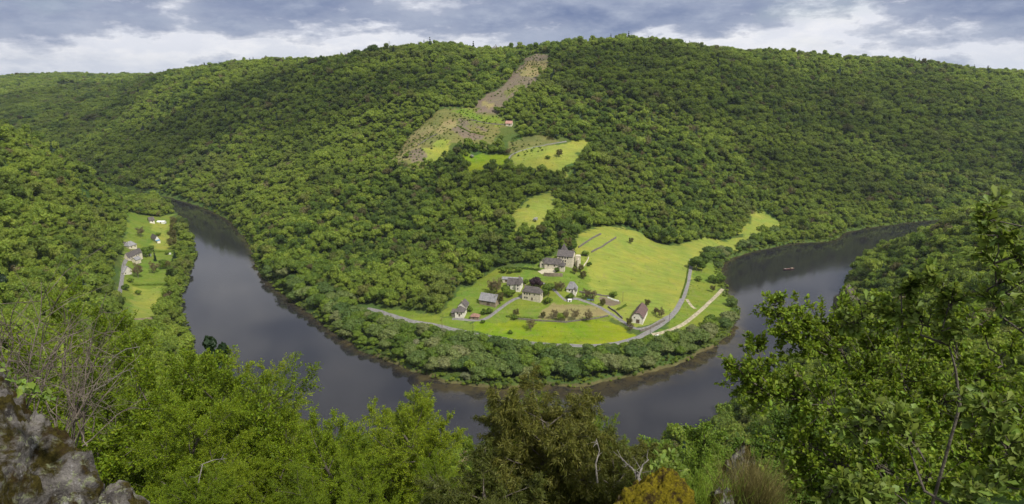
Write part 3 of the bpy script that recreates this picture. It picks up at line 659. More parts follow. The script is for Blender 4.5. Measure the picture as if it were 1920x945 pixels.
# reeds and bank scrub, grass tussocks
sx, sy = hexpts(-420, 1000, 330, 1000, 2.4, 79); dS_ = gsample(DR, sx, sy); m = (dS_ > -1.0) & (dS_ < 6) & (rs.uniform(size=len(sx)) < .62) & ~near_road(sx, sy, 3); sx, sy = sx[m], sy[m]; ns = len(sx); q = rs.uniform(.10, .38, ns)
gn_forest('bank_undergrowth', np.stack([sx, sy, np.maximum(H(sx, sy), 0)-q*2], 1), rs.uniform(0, 6.28, ns), np.stack([q, q, q*.9], 1), rs.integers(0, 6, ns), 'low green scrub and reeds fringing the water all along the banks')
sx, sy = hexpts(-420, 420, 380, 900, 3.0, 80); keep = np.zeros(len(sx), bool)
for k, P in FW:
    if k in (0, 1, 2): keep |= pip(sx, sy, P) & (rs.uniform(size=len(sx)) < .20*vnoise(sx/20, sy/20, 8)**2)
sx, sy = sx[keep], sy[keep]; m = ~near_road(sx, sy, 3); sx, sy = sx[m], sy[m]; ns = len(sx); q = rs.uniform(.04, .11, ns)
gn_forest('grass_tussocks', np.stack([sx, sy, H(sx, sy)-q*2.5], 1), rs.uniform(0, 6.28, ns), np.stack([q, q, q*.8], 1), rs.integers(0, 6, ns), 'rough grass tussocks and weeds dotted through the meadows')
bpy.data.objects['bank_undergrowth']['category'] = 'scrub'; bpy.data.objects['grass_tussocks']['category'] = 'grass'
# ------------------------------------------------------------------ single trees: kinds shared as mesh data
T = {}
def kind(key, crowns, trunks): T[key] = (crowns, trunks)
def branches(r, p, d, L, rad, lev, maxl, cfg, tubes, tips):
    n = 4; pts = [np.array(p, float)]; d = unit(np.array(d, float))
    for i in range(n):
        d = unit(d + r.normal(0, cfg['wig'], 3) + np.array([0, 0, cfg['up'][lev]])); pts.append(pts[-1]+d*L/n)
    pts = np.array(pts); tubes.append(tube(pts, np.linspace(rad, rad*.45, n+1), cfg['k'][lev]))
    if lev == maxl: tips.append((pts, d)); return
    c = cfg['n'][lev]; t0 = cfg['t0'][lev]
    for i in range(c):
        t = t0+(1-t0)*(i+r.uniform(0, .9))/c; q = t*n; k = min(int(q), n-1); b = pts[k]+(pts[k+1]-pts[k])*(q-k)
        dd = unit(pts[k+1]-pts[k]); th = i*2.4+r.uniform(-.5, .5); a = unit(np.cross(dd, [.1, .2, .97] if abs(dd[2]) < .9 else [1, .1, 0])); e = np.cross(dd, a)
        ang = R(cfg['ang'][lev]*r.uniform(.75, 1.2)); out = dd*math.cos(ang)+(a*math.cos(th)+e*math.sin(th))*math.sin(ang)
        LL = L*cfg['ratio'][lev]*(1-.45*abs(t-.55 if lev == 0 else t-.3))*r.uniform(.75, 1.15)
        branches(r, b, out, LL, rad*(1-.5*t)*cfg['rr'], lev+1, maxl, cfg, tubes, tips)
    tips.append((pts, d)) if lev == maxl-1 else None
def skel(seed, h, r0, cfg, maxl=3, lean=(0, 0)):
    r = np.random.default_rng(seed); tb = []; tips = []
    branches(r, (0, 0, -.5), (lean[0], lean[1], 1), h*cfg.get('trunk', .8), r0, 0, maxl, cfg, tb, tips); return join_n(tb), tips, r
def join_n(tb):
    return join(tb)
BC = dict(wig=.10, up=(.05, .05, .05, .06, .04), k=(7, 5, 4, 3, 3), n=(13, 7, 6, 4), t0=(.25, .2, .2, .2), ang=(55, 48, 45, 40), ratio=(.55, .55, .55, .5), rr=.45)
def bare_tree_meshes(key, seed, h, mat, n=(10, 7, 5), buds=True, size=.35):
    cfg = dict(BC); cfg['n'] = n; (V, F), tips, r = skel(seed, h, h*.022, cfg, 3); V = V.copy()
    tr = mk_mesh('bare_limbs', V, F, M['twig'])
    P = np.vstack([p[0][r.integers(1, 5, 5)] for p in tips]); P = P+r.normal(0, .12, P.shape)
    Vc, Fc = cards(r, P, r.normal(0, 1, P.shape), size); lv = np.repeat(r.uniform(0, 1, (len(P), 3)), 2, 0)
    return tr, mk_mesh('budding_crown', Vc, Fc, mat, attr={'leaf': ('FACE', lv)})
def leafy(key, mat, n=3, seed=100, **kw):
    base = dict(rx=4.2, rz=3.4, zc=4.6, lobes=10, leaves=1500, size=.62, core=.82, jit=.7); base.update(kw)
    cr = [crown_mesh(key+'_crown', seed+i, mat, **base) for i in range(n)]
    tr = [trunk_mesh(key+'_trunk', seed+50+i, base['zc']+base['rz'], .24, base['rx']*.6, M['bark']) for i in range(n)]
    T[key] = list(zip(tr, cr))
leafy('willow', M['willow'], 4, 100, rz=3.2, zc=3.6, lobes=11)
leafy('oak', M['oak'], 4, 120, rx=4.4, rz=3.8, zc=5.2)
leafy('pale', M['willow_pale'], 1, 140, rx=3.2, rz=2.8, zc=3.2, leaves=900)
leafy('blossom', M['blossom'], 1, 145, rx=2.2, rz=1.9, zc=2.2, leaves=700, size=.45)
leafy('beech', M['beech'], 1, 150, rx=4.2, rz=3.8, zc=4.6)
leafy('columnar', M['fir'], 1, 155, rx=1.5, rz=5.2, zc=5.4, lobes=9, leaves=900, size=.5, cone=True)
leafy('bush', M['oak'], 2, 160, rx=2.4, rz=1.9, zc=1.8, lobes=6, leaves=600, size=.5)
leafy('fir', M['fir'], 2, 165, rx=3.2, rz=6.8, zc=7.4, lobes=10, leaves=1000, size=.7, cone=True)
T['bare'] = [bare_tree_meshes('b', 170+i, 9, M['bud']) for i in range(2)]
T['budding'] = [bare_tree_meshes('b', 180, 8, leaf_mat('sprouting leaves', [(0, (.14, .13, .04)), (1, (.18, .17, .05))]), (11, 8, 6), size=.42)]
NAMES = {'willow': ('willow_tree', 'willow'), 'oak': ('broadleaf_tree', 'tree'), 'pale': ('pale_bush', 'bush'), 'blossom': ('blossom_bush', 'bush'), 'beech': ('copper_beech', 'tree'),
         'columnar': ('cypress_tree', 'cypress'), 'bush': ('bush', 'bush'), 'fir': ('fir_tree', 'conifer'), 'bare': ('bare_tree', 'bare tree'), 'budding': ('budding_tree', 'bare tree')}
LABELQ = []          # (object, base phrase, place phrase, picture x)
def tree_at(kd, x, y, h, base, place, group, wide=1.0, rnd=None, z=None, parts=True):
    r_ = rnd or rtree; tr, cr = T[kd][r_.integers(0, len(T[kd]))]; nm, cat = NAMES[kd]
    zz = h1(x, y) if z is None else z
    hh = {'willow': 6.8, 'oak': 9.0, 'pale': 6, 'blossom': 4.1, 'beech': 8.4, 'columnar': 10.6, 'bush': 3.7, 'fir': 14.2, 'bare': 9.5, 'budding': 8.5}[kd]
    s = h/hh; o = bpy.data.objects.new(nm, None); COL.objects.link(o); o.location = (x, y, zz); o.rotation_euler = (0, 0, r_.uniform(0, 6.28)); o.scale = (s*wide, s*wide, s)
    if cat: o['category'] = cat
    o['group'] = group
    if parts: link('trunk', tr, o)
    link('crown', cr, o)
    pu = project(np.array([[x, y, zz+h*.5]]))[0]; LABELQ.append((o, base, place, pu[0], pu[1])); return o
rtree = np.random.default_rng(21)
# --- the riverside belt of the peninsula
bx, by = hexpts(-330, 320, 330, 760, 8.0, 31)
m = pip(bx, by, PEN); bx, by = bx[m], by[m]
db = dist_poly(bx, by, innW, False); m = db > 1.8; bx, by, db = bx[m], by[m], db[m]
for k, P in FW:
    m = ~pip(bx, by, P); bx, by, db = bx[m], by[m], db[m]
m = ~near_road(bx, by, 6.5); bx, by, db = bx[m], by[m], db[m]; MAINP = resample(RW['main'][0], 2)
pp = project(np.stack([bx, by, H(bx, by)], 1))
m = ~((pp[:, 0] > 1225) & (pp[:, 0] < 1262) & (pp[:, 1] > 618) & (pp[:, 1] < 648)); bx, by, db, pp = bx[m], by[m], db[m], pp[m]
m = ~((pp[:, 0] > 870) & (pp[:, 0] < 910) & (pp[:, 1] < 640)); bx, by, db, pp = bx[m], by[m], db[m], pp[m]
print('belt trees', len(bx))
def belt_place(u, v):
    if u < 560: return 'on the bank farthest up river'
    if u < 700: return 'on the bank before the meadow'
    if u < 800: return 'on the bank left of the sign'
    if u < 900: return 'below the white long house'
    if u < 1000: return 'by the reed shallows'
    if u < 1100: return 'below the buttercup meadow'
    if u < 1200: return 'below the long barn'
    if u < 1300 and v > 560: return 'below the road junction'
    if v > 560: return 'beside the slipway track'
    return 'beside the big pale meadow'
for x, y, d_, (u, v, _) in zip(bx, by, db, pp):
    a = rtree.uniform(); rd_ = math.sqrt(((MAINP-[x, y])**2).sum(1).min()); h = min(rtree.uniform(6.5, 11)*(.8 if d_ < 6 else 1), .55*rd_+.6); kd = 'willow' if a < .60 else 'oak'
    if a > .975: kd = 'pale'; h = min(h, rtree.uniform(4, 6))
    sz = 'small' if h < 7.4 else ('tall' if h > 9.4 else 'medium')
    base = {'willow': 'grey-green rounded willow', 'oak': 'fresh green leafy tree', 'pale': 'pale flowering bush'}[kd]
    tree_at(kd, x, y, h, sz+' '+base, belt_place(u, v), 'trees and bushes of the riverside belt', wide=rtree.uniform(1.0, 1.25)*(1.25 if h < 6 else 1))
# --- trees one by one: pixel foot, kind, height, label
SINGLE = [
 ('beech', 1005, 541, 9, 'dark purple copper beech behind the big stone house'), ('oak', 1028, 556, 10, 'round green tree at the right corner of the big stone house'),
 ('oak', 949, 556, 8, 'wide green tree in front of the turreted white house'), ('oak', 960, 559, 6, 'lower green tree beside the farm lane'), ('bare', 930, 553, 13, 'big brown leafless tree behind the grey stone barn'),
 ('bare', 918, 548, 10, 'second leafless tree at the forest edge by the stone barn'), ('budding', 936, 571, 9, 'brown budding tree against the gable of the stone barn'),
 ('bare', 1053, 548, 8, 'reddish leafless tree left of the grey pyramid roof'), ('budding', 1043, 546, 7, 'pinkish budding tree above the lane bend'),
 ('bush', 1069, 563, 4.5, 'round green bush below the pyramid roofed house'), ('bush', 1027, 570, 5, 'green bush below the right end of the big stone house'),
 ('bush', 1150, 558, 4.6, 'round dark green bush alone at the meadow edge'), ('bare', 1095, 562, 9, 'tall leafless tree above the lane, nearer the pyramid roof'), ('bare', 1114, 566, 9, 'tall leafless tree beside the blue tarpaulin'),
 ('budding', 1131, 575, 6, 'yellowish budding tree beside the vegetable plot'), ('bare', 1036, 600, 8, 'leafless orchard tree, leftmost of the row of four'), ('bare', 1059, 602, 8, 'leafless orchard tree, second of the row from the left'),
 ('bare', 1078, 603, 9, 'leafless orchard tree, third of the row from the left'), ('bare', 1104, 603, 9, 'leafless orchard tree, rightmost of the row of four'), ('bare', 996, 622, 9, 'bare tree standing in the buttercup meadow below the orchard wall'),
 ('bush', 965, 600, 3.5, 'dark bush on the bank above the buttercup meadow'), ('bush', 957, 627, 2.6, 'small dark bush alone in the buttercup meadow'), ('budding', 967, 595, 6, 'thin yellow-green tree on the slope below the farm lane'),
 ('budding', 1019, 597, 5, 'pale green young tree at the left end of the orchard'), ('bare', 1240, 595, 8, 'pinkish bare tree right of the small hut'), ('budding', 1229, 590, 5, 'brown budding shrub over the small hut'),
 ('budding', 1213, 576, 6, 'brown shrub behind the far end of the long barn'), ('budding', 1179, 612, 6, 'grey-brown shrub at the left corner of the long barn'), ('bare', 1183, 622, 6, 'bare thorny shrub below the front of the long barn'),
 ('bush', 1105, 500, 3.4, 'small dark upright bush on the pale meadow right of the manor'), ('budding', 1088, 511, 7, 'brown budding tree below the manor ruin tower'), ('budding', 1078, 515, 6, 'budding shrub at the foot of the manor turret wall'),
 ('budding', 1063, 468, 11, 'tall olive budding tree behind the manor roofs'), ('bush', 1097, 480, 4.5, 'dark bush beside the drive right of the manor'), ('budding', 1183, 458, 6, 'lone grey bare tree high on the pale meadow'),
 ('budding', 1094, 524, 7, 'bushy brown tree between the manor and the pyramid roof'), ('bush', 986, 533, 3.5, 'clipped round green bush left of the copper beech'), ('bush', 1044, 510, 3.2, 'leafy bush growing in the manor courtyard'),
 ('oak', 1075, 470, 7, 'green tree at the uphill corner behind the manor'), ('bush', 944, 512, 4, 'low hedge bush along the terrace left of the manor'), ('bush', 958, 513, 4, 'low hedge bush in the middle of the manor terrace'), ('bush', 972, 512, 4, 'low hedge bush nearest the manor on the terrace'),
 ('bush', 880, 584, 4, 'dark bush behind the rust roofed shed'), ('bush', 908, 590, 4, 'green bush on the slope beside the rust roofed shed'), ('bush', 918, 588, 4, 'brownish green bush above the farm lane fork'), ('bush', 905, 607, 2.5, 'small bush at the lane corner post'),
 ('bush', 1310, 528, 4.5, 'small round bush on the grass right of the road'), ('bush', 1337, 531, 7, 'larger round bush near the water right of the road'), ('budding', 1336, 548, 6, 'olive bush above the slipway track'),
 ('oak', 1306, 508, 13, 'big round tree group leader where the road disappears'), ('oak', 1322, 498, 12, 'rounded tree behind the big round tree at the road end'), ('oak', 1316, 510, 9, 'lower rounded tree at the end of the road'), ('oak', 1333, 488, 9, 'green tree at the bend of the right bank'),
 ('budding', 1048, 296, 9, 'lone bare tree on the high pale pasture'), ('bush', 1027, 299, 4, 'small dark shrub on the high pale pasture'), ('oak', 990, 390, 3, 'tiny shrub in the middle of the lower hill meadow'), ('blossom', 1004, 416, 4, 'white flowering shrub at the foot of the lower hill meadow'),
 ('oak', 893, 287, 9, 'dark tree at the left of the upper lush pasture'), ('oak', 880, 282, 10, 'broad dark tree above the upper lush pasture'), ('oak', 920, 285, 8, 'round tree on the hedge between the high pastures'), ('oak', 938, 280, 9, 'tallest tree on the hedge between the high pastures'), ('oak', 943, 290, 8, 'tree where the hill road meets the hedge'),
 ('bush', 762, 296, 5, 'dark shrub on the brown clearing'), ('bare', 953, 292, 8, 'bare tree beside the hill road bend'), ('blossom', 885, 297, 4, 'white blossom shrub at the edge of the lush pasture'),
 ('budding', 325, 425, 12, 'farthest brown tree of the row by the left bank gardens'), ('budding', 327, 438, 13, 'second brown tree of the row by the left bank gardens'), ('budding', 326, 452, 13, 'third brown tree of the row by the left bank gardens'), ('budding', 325, 468, 13, 'nearest brown tree of the row by the left bank gardens'),
 ('columnar', 291, 490, 12, 'dark columnar cypress right of the paired dark roofs'), ('oak', 274, 482, 9, 'dark round tree beside the paired dark roofs'), ('bush', 297, 443, 4, 'small dark bush on the far garden lawn'),
 ('bare', 259, 522, 13, 'large grey leafless tree below the paired dark roofs'), ('bare', 286, 512, 11, 'leafless tree in the middle of the left bank gardens'), ('oak', 306, 505, 9, 'green tree in the middle of the left bank gardens'), ('budding', 316, 505, 8, 'olive tree beside the green garden tree'),
 ('bare', 265, 445, 11, 'brown leafless tree on the far side of the left hamlet'), ('bush', 245, 530, 4, 'bush beside the lane of the left hamlet'), ('bush', 260, 553, 4, 'low bush on the near garden field'), ('bush', 236, 545, 5, 'thick bush at the lower end of the left lane'),
 ('blossom', 304, 600, 5.5, 'white blossom bush beside the near garden field'), ('bush', 313, 478, 4, 'green bush near the little white boat shed'), ('bush', 283, 470, 5, 'green bush above the garden path'),
]
for kd, u, v, h, lb in SINGLE:
    p = ground(u, v); o = tree_at(kd, p[0], p[1], h, lb, None, 'single trees about the hamlets and pastures')
# --- skyline conifers and lone trees
def ridge(u, back=0):
    for v in range(40, 200):
        g_ = ground(u, v)
        if np.hypot(g_[0], g_[1]) < 3200 and visible(g_[:1], g_[1:2], g_[2:3]+1)[0]: return g_
    return ground(u, 140)
SKY = [('fir', 1266, 11), ('fir', 1272, 13), ('fir', 1278, 13), ('fir', 1284, 12), ('fir', 1490, 10), ('fir', 1500, 12), ('fir', 1506, 10), ('fir', 1714, 15), ('fir', 1722, 14), ('oak', 1740, 14), ('oak', 1750, 13), ('fir', 613, 12), ('fir', 620, 11), ('fir', 640, 14), ('fir', 648, 12), ('fir', 660, 14),
       ('fir', 385, 17), ('fir', 370, 13), ('fir', 412, 14), ('oak', 513, 14), ('oak', 700, 17), ('oak', 690, 14), ('oak', 1040, 12), ('oak', 232, 18), ('oak', 241, 17), ('oak', 263, 16), ('fir', 279, 15), ('oak', 62, 17), ('oak', 74, 15), ('fir', 22, 15), ('oak', 430, 14), ('fir', 470, 13), ('fir', 476, 14)]
for kd, u, h in SKY:
    p = ridge(u); side_ = 'left' if u < 900 else 'right'
    tree_at(kd, p[0], p[1], h*1.15, 'dark '+{'fir': 'conifer', 'oak': 'broad tree'}[kd], 'on the skyline of the '+side_+' ridge', 'trees standing out on the skyline', wide=1.1)
# ------------------------------------------------------------------ buildings
def wall_mat(name, c, c2=None, stone=.5, var=.18):
    m, t, o = new_mat(name); p = t.add('ShaderNodeBsdfPrincipled'); t.link(p.outputs[0], o.inputs[0]); co = obj_coord(t)
    v = t.add('ShaderNodeTexVoronoi'); v.inputs['Scale'].default_value = 2.2; t.link(co, v.inputs['Vector'])
    n = t.noise(co, .7, 5, .65); s = t.mix(t.ramp(n, [(.35, 0), (.65, 1)]), tuple(x*(1-var) for x in c), c2 or tuple(min(1, x*(1+var)) for x in c))
    sepv = t.add('ShaderNodeSeparateColor'); t.link(v.outputs['Color'], sepv.inputs[0])
    t.link(t.mix(t.math('MULTIPLY', sepv.outputs[0], stone), s, tuple(x*.55 for x in c)), p.inputs['Base Color']); p.inputs['Roughness'].default_value = .9; return m
M['white'] = wall_mat('limewashed wall', (.72, .68, .58), stone=.25)
M['stone'] = wall_mat('pale stone wall', (.62, .56, .43), stone=.45)
M['brownstone'] = wall_mat('brown stone wall', (.26, .20, .14), (.34, .28, .19), stone=.5)
M['darkstone'] = wall_mat('dry stone', (.14, .12, .10), (.22, .20, .16), stone=.6)
M['slate'] = wall_mat('weathered slate', (.088, .077, .074), (.15, .13, .12), stone=.5)
M['paleslate'] = wall_mat('pale slate', (.22, .215, .23), (.30, .29, .29), stone=.3)
M['brownroof'] = wall_mat('brown tiled roof', (.125, .075, .070), (.165, .105, .095), stone=.3)
M['rustroof'] = wall_mat('rusty tiled roof', (.26, .14, .10), (.34, .20, .15), stone=.4)
M['pinkroof'] = wall_mat('pink tiled roof', (.42, .22, .17), (.50, .30, .24), stone=.3)
M['dark'] = plain('dark opening', (.020, .018, .016), .4, .2)
M['frame'] = plain('painted frame', (.30, .28, .25), .6, .1)
M['wood'] = plain('old boards', (.10, .065, .04), .8, .3)
M['whitepaint'] = plain('white paint', (.75, .75, .73), .5, .06)
M['bluepaint'] = plain('blue tarpaulin', (.10, .25, .42), .5, .1)
M['glassy'] = plain('car glass', (.02, .025, .03), .1, .1)
M['rubber'] = plain('rubber', (.03, .03, .03), .8, .1)
M['boathull'] = plain('tarred red-brown hull', (.075, .025, .022), .5, .3)
M['steel'] = plain('galvanised steel', (.4, .4, .4), .4, .1, metal=.6)
class MBx:
    def __init__(s): s.V = []; s.F = []; s.mi = []
    def poly(s, pts, mi=0): b = len(s.V); s.V += [tuple(p) for p in pts]; s.F.append(tuple(range(b, b+len(pts)))); s.mi.append(mi)
    def box(s, a, b, mi=0):
        x0, y0, z0 = a; x1, y1, z1 = b; k = len(s.V)
        s.V += [(x0, y0, z0), (x1, y0, z0), (x1, y1, z0), (x0, y1, z0), (x0, y0, z1), (x1, y0, z1), (x1, y1, z1), (x0, y1, z1)]
        for f in ((0, 3, 2, 1), (4, 5, 6, 7), (0, 1, 5, 4), (1, 2, 6, 5), (2, 3, 7, 6), (3, 0, 4, 7)): s.F.append(tuple(k+i for i in f)); s.mi.append(mi)
    def hexa(s, P, mi=0):
        k = len(s.V); s.V += [tuple(p) for p in P]
        for f in ((0, 3, 2, 1), (4, 5, 6, 7), (0, 1, 5, 4), (1, 2, 6, 5), (2, 3, 7, 6), (3, 0, 4, 7)): s.F.append(tuple(k+i for i in f)); s.mi.append(mi)
    def cyl(s, c, r, h, k=10, axis='z', mi=0, r2=None):
        r2 = r if r2 is None else r2; b = len(s.V)
        for j, (rr, hh) in enumerate(((r, 0), (r2, h))):
            for i in range(k):
                a = 2*math.pi*i/k; p = (rr*math.cos(a), rr*math.sin(a), hh)
                if axis == 'y': p = (p[0], p[2], p[1])
                if axis == 'x': p = (p[2], p[0], p[1])
                s.V.append((c[0]+p[0], c[1]+p[1], c[2]+p[2]))
        for i in range(k): s.F.append((b+i, b+(i+1) % k, b+k+(i+1) % k, b+k+i)); s.mi.append(mi)
        s.F.append(tuple(b+i for i in range(k))); s.mi.append(mi); s.F.append(tuple(b+k+i for i in range(k))); s.mi.append(mi)
    def build(s, name, mats, parent=None, smooth=False):
        return link(name, mk_mesh(name, s.V, s.F, mats, s.mi, smooth), parent)
def slab(mb, pts, th=.18):
    """a roof plane with thickness: pts counter-clockwise from outside"""
    P = np.array(pts, float); b = P-np.array([0, 0, th]); n = len(P); k = len(mb.V)
    mb.V += [tuple(p) for p in P]+[tuple(p) for p in b]; mb.F.append(tuple(range(k, k+n))); mb.mi.append(0); mb.F.append(tuple(range(k+2*n-1, k+n-1, -1))); mb.mi.append(0)
    for i in range(n): j = (i+1) % n; mb.F.append((k+i, k+n+i, k+n+j, k+j)); mb.mi.append(0)
def block(parent, L, Wd, hw, hr, wm, rm, roof='gable', ox=0, oy=0, base=-2.0, ov=.45, wins=(), chim=(), door=None, hip=.5, z0=0.0, axis='x'):
    """walls, roof, windows and chimneys of one volume; origin at its corner A, X along the front, Y going back"""
    mb = MBx(); A = (ox, oy); X0, X1, Y0, Y1 = ox, ox+L, oy, oy+Wd; zt = hw
    mb.box((X0, Y0, base), (X1, Y1, zt))
    ym = (Y0+Y1)/2; xm = (X0+X1)/2; rb = MBx(); o = ov; zr = zt+hr
    if roof == 'gable':
        if axis == 'x':
            for X in (X0, X1): mb.poly([(X, Y0, zt), (X, Y1, zt), (X, ym, zr-.02)])
            s = hr/(Wd/2)
            slab(rb, [(X0-o, Y0-o, zt-o*s+.15), (X1+o, Y0-o, zt-o*s+.15), (X1+o, ym, zr+.15), (X0-o, ym, zr+.15)]); slab(rb, [(X1+o, Y1+o, zt-o*s+.15), (X0-o, Y1+o, zt-o*s+.15), (X0-o, ym, zr+.152), (X1+o, ym, zr+.152)])
        else:
            for Y in (Y0, Y1): mb.poly([(X0, Y, zt), (X1, Y, zt), (xm, Y, zr-.02)])
            s = hr/(L/2)
            slab(rb, [(X0-o, Y1+o, zt-o*s+.15), (X0-o, Y0-o, zt-o*s+.15), (xm, Y0-o, zr+.15), (xm, Y1+o, zr+.15)]); slab(rb, [(X1+o, Y0-o, zt-o*s+.15), (X1+o, Y1+o, zt-o*s+.15), (xm, Y1+o, zr+.152), (xm, Y0-o, zr+.152)])
    elif roof == 'halfhip':        # ridge along Y, cut gables
        for Y in (Y0, Y1): mb.poly([(X0, Y, zt), (X1, Y, zt), (xm+L*.2, Y, zt+hr*.58), (xm-L*.2, Y, zt+hr*.58)])
        s = hr/(L/2); e = L*.20; zc = zt+hr*.6+.15; iy = Wd*.13
        slab(rb, [(X0-o, Y1+o, zt-o*s+.15), (X0-o, Y0-o, zt-o*s+.15), (xm-e, Y0-o, zc), (xm, Y0+iy, zr+.15), (xm, Y1-iy, zr+.15), (xm-e, Y1+o, zc)])
        slab(rb, [(X1+o, Y0-o, zt-o*s+.15), (X1+o, Y1+o, zt-o*s+.15), (xm+e, Y1+o, zc), (xm, Y1-iy, zr+.152), (xm, Y0+iy, zr+.152), (xm+e, Y0-o, zc)])
        slab(rb, [(xm-e, Y0-o, zc), (xm+e, Y0-o, zc), (xm, Y0+iy, zr+.15)]); slab(rb, [(xm+e, Y1+o, zc), (xm-e, Y1+o, zc), (xm, Y1-iy, zr+.15)])
    elif roof == 'hip':
        i = min(L, Wd)*hip
        if L >= Wd: a, b = (X0+i, ym, zr), (X1-i, ym, zr)
        else: a, b = (xm, Y0+i, zr), (xm, Y1-i, zr)
        E = [(X0-o, Y0-o, zt-.1), (X1+o, Y0-o, zt-.1), (X1+o, Y1+o, zt-.1), (X0-o, Y1+o, zt-.1)]
        if L >= Wd: fs_ = [[E[0], E[1], b, a], [E[1], E[2], b], [E[2], E[3], a, b], [E[3], E[0], a]]
        else: fs_ = [[E[0], E[1], a], [E[1], E[2], b, a], [E[2], E[3], b], [E[3], E[0], a, b]]
        for f in fs_: slab(rb, f)
    elif roof == 'lean':
        slab(rb, [(X0-o, Y0-o, zt), (X1+o, Y0-o, zt), (X1+o, Y1, zt+hr), (X0-o, Y1, zt+hr)])
    w = mb.build('wall', wm, parent)
    if rb.V:
        ro = rb.build('roof', rm, parent)
        for (cx, cy_, ch, cw) in chim:
            cb = MBx(); cb.box((ox+cx-cw/2, oy+cy_-cw/2, zt), (ox+cx+cw/2, oy+cy_+cw/2, zt+hr+ch)); cb.box((ox+cx-cw/2-.1, oy+cy_-cw/2-.1, zt+hr+ch), (ox+cx+cw/2+.1, oy+cy_+cw/2+.1, zt+hr+ch+.2))
            cb.build('chimney', M['brownstone'], ro)
    def opening(nm, side, a, z, ww, hh, mats):
        ob = MBx(); d = .04; f = .14
        def rect(a0, a1, z0_, z1, dd, mi):
            if side == 'f': ob.box((ox+a0, Y0-dd, z0_), (ox+a1, Y0+.02, z1), mi)
            elif side == 'r': ob.box((X1-.02, oy+a0, z0_), (X1+dd, oy+a1, z1), mi)
            elif side == 'l': ob.box((X0-dd, oy+a0, z0_), (X0+.02, oy+a1, z1), mi)
        rect(a-ww/2, a+ww/2, z, z+hh, d, 1)
        rect(a-ww/2-f, a+ww/2+f, z-f, z, .10, 0); rect(a-ww/2-f, a+ww/2+f, z+hh, z+hh+f, .07, 0)
        rect(a-ww/2-f, a-ww/2, z, z+hh, .07, 0); rect(a+ww/2, a+ww/2+f, z, z+hh, .07, 0)
        ob.build(nm, mats, parent)
    for (side, a, z, ww, hh) in wins: opening('window', side, a, z, ww, hh, [M['frame'], M['dark']])
    if door: opening('door', *door, [M['frame'], M['wood']])
    return w
FOOT = []
def site(name, label, A, B, C, cat='house', group=None):
    a, b, c = ground(*A), ground(*B), ground(*C); e = (b-a)[:2]; L = np.linalg.norm(e); e /= L; nrm = np.array([-e[1], e[0]]); Wd = abs((c-b)[:2] @ nrm)
    z = max(h1(*(a[:2]+e*L*s+nrm*Wd*t)) for s in (0, 1) for t in (0, 1)); z = z*.4+.6*min(a[2], b[2])+.25
    o = thing(name, label, cat, (a[0], a[1], z), math.atan2(e[1], e[0]), group)
    FOOT.append((a[:2], e, nrm, L, Wd)); print(name, 'L %.1f W %.1f' % (L, Wd)); return o, L, Wd
HG = 'houses and barns of the river bend hamlet'
o, L, Wd = site('stone_house', 'big cream stone house with a hipped grey roof at the middle of the hamlet', (978.9, 562.3), (1012.8, 568.4), (1021, 562), group=HG)
block(o, L, Wd, 6.2, 3.9, M['stone'], M['slate'], 'hip', hip=.42, wins=[('f', 2, 4, .9, 1.3), ('f', L*.27, 4, .9, 1.3), ('f', L*.42, 4, .9, 1.3), ('f', 2.2, 1, .9, 1.2), ('f', L*.27, 1, .9, 1.2), ('f', L*.68, 4.1, .7, .9), ('r', 2, 3.8, .8, 1.2), ('r', Wd-2, 3.8, .8, 1.2)], chim=[(1.2, Wd*.5, .3, .8)], door=('f', L*.55, .1, 1.1, 2.1))
o, L, Wd = site('long_house', 'long white house stepping uphill with grey slate roofs at the forest edge', (853, 596.5), (869.8, 597), (882, 580), group=HG)
block(o, L, Wd*.42, 3.6, 3.2, M['white'], M['slate'], 'hip', hip=.45, wins=[('f', L*.3, 1.6, .8, 1.2), ('f', L*.72, 1.6, .8, 1.2), ('r', 2.5, 1.5, .8, 1.2)], door=('f', L*.5, .1, 1, 2.1))
block(o, L*.9, Wd*.56, 5.4, 3.0, M['white'], M['slate'], 'gable', oy=Wd*.43, ox=L*.1, axis='y', wins=[('r', 2, 3, .8, 1.2), ('r', 5, 3, .8, 1.2), ('r', 8, 3, .8, 1.2)], chim=[(L*.45, .8, .7, .9)])
block(o, 2.6, 5, 2.2, 1.2, M['darkstone'], M['slate'], 'lean', ox=-2.65, oy=.6)
o, L, Wd = site('shed', 'low stone shed with a rusty brown roof beside the long white house', (882, 599.5), (897, 600.5), (901, 596), 'shed', HG)
block(o, L, Wd, 1.9, 1.7, M['brownstone'], M['rustroof'], 'hip', hip=.45, door=('f', L*.4, .05, 1.4, 1.6))
o, L, Wd = site('stone_barn', 'brown stone barn with a big pale slate roof above the farm lane', (899, 571.5), (928.8, 577.2), (936.2, 569), 'barn', HG)
block(o, L, Wd, 3.6, 4.2, M['brownstone'], M['paleslate'], 'gable', wins=[('r', Wd*.5, 3.2, .9, 1.4), ('f', 2.4, 1.6, .7, .8)], door=('f', L*.55, .05, 2.6, 2.7))
o, L, Wd = site('turreted_house', 'white house with steep grey roofs and a small turret behind the stone house', (951, 543.5), (975.5, 547), (981, 539.5), group=HG)
block(o, L*.7, Wd, 4.2, 3.6, M['white'], M['slate'], 'gable', wins=[('f', 2, 2, .8, 1.2)])
block(o, L*.32, Wd+1.6, 5.0, 4.4, M['white'], M['slate'], 'hip', ox=L*.7, oy=-1.6, hip=.5, wins=[('f', 1.6, 3.2, .8, 1.1), ('f', 1.6, .9, .8, 1.2), ('r', 3, 3, .7, 1.1)], chim=[(L*.16, Wd*.55, .8, .7)])
o, L, Wd = site('outbuilding', 'long low outbuilding with a pale roof behind the turreted house', (942, 531.5), (979, 532), (980, 528), 'outbuilding', HG)
block(o, L, Wd, 2.4, 1.2, M['stone'], M['paleslate'], 'gable', door=('f', L*.2, .05, 2, 1.9))
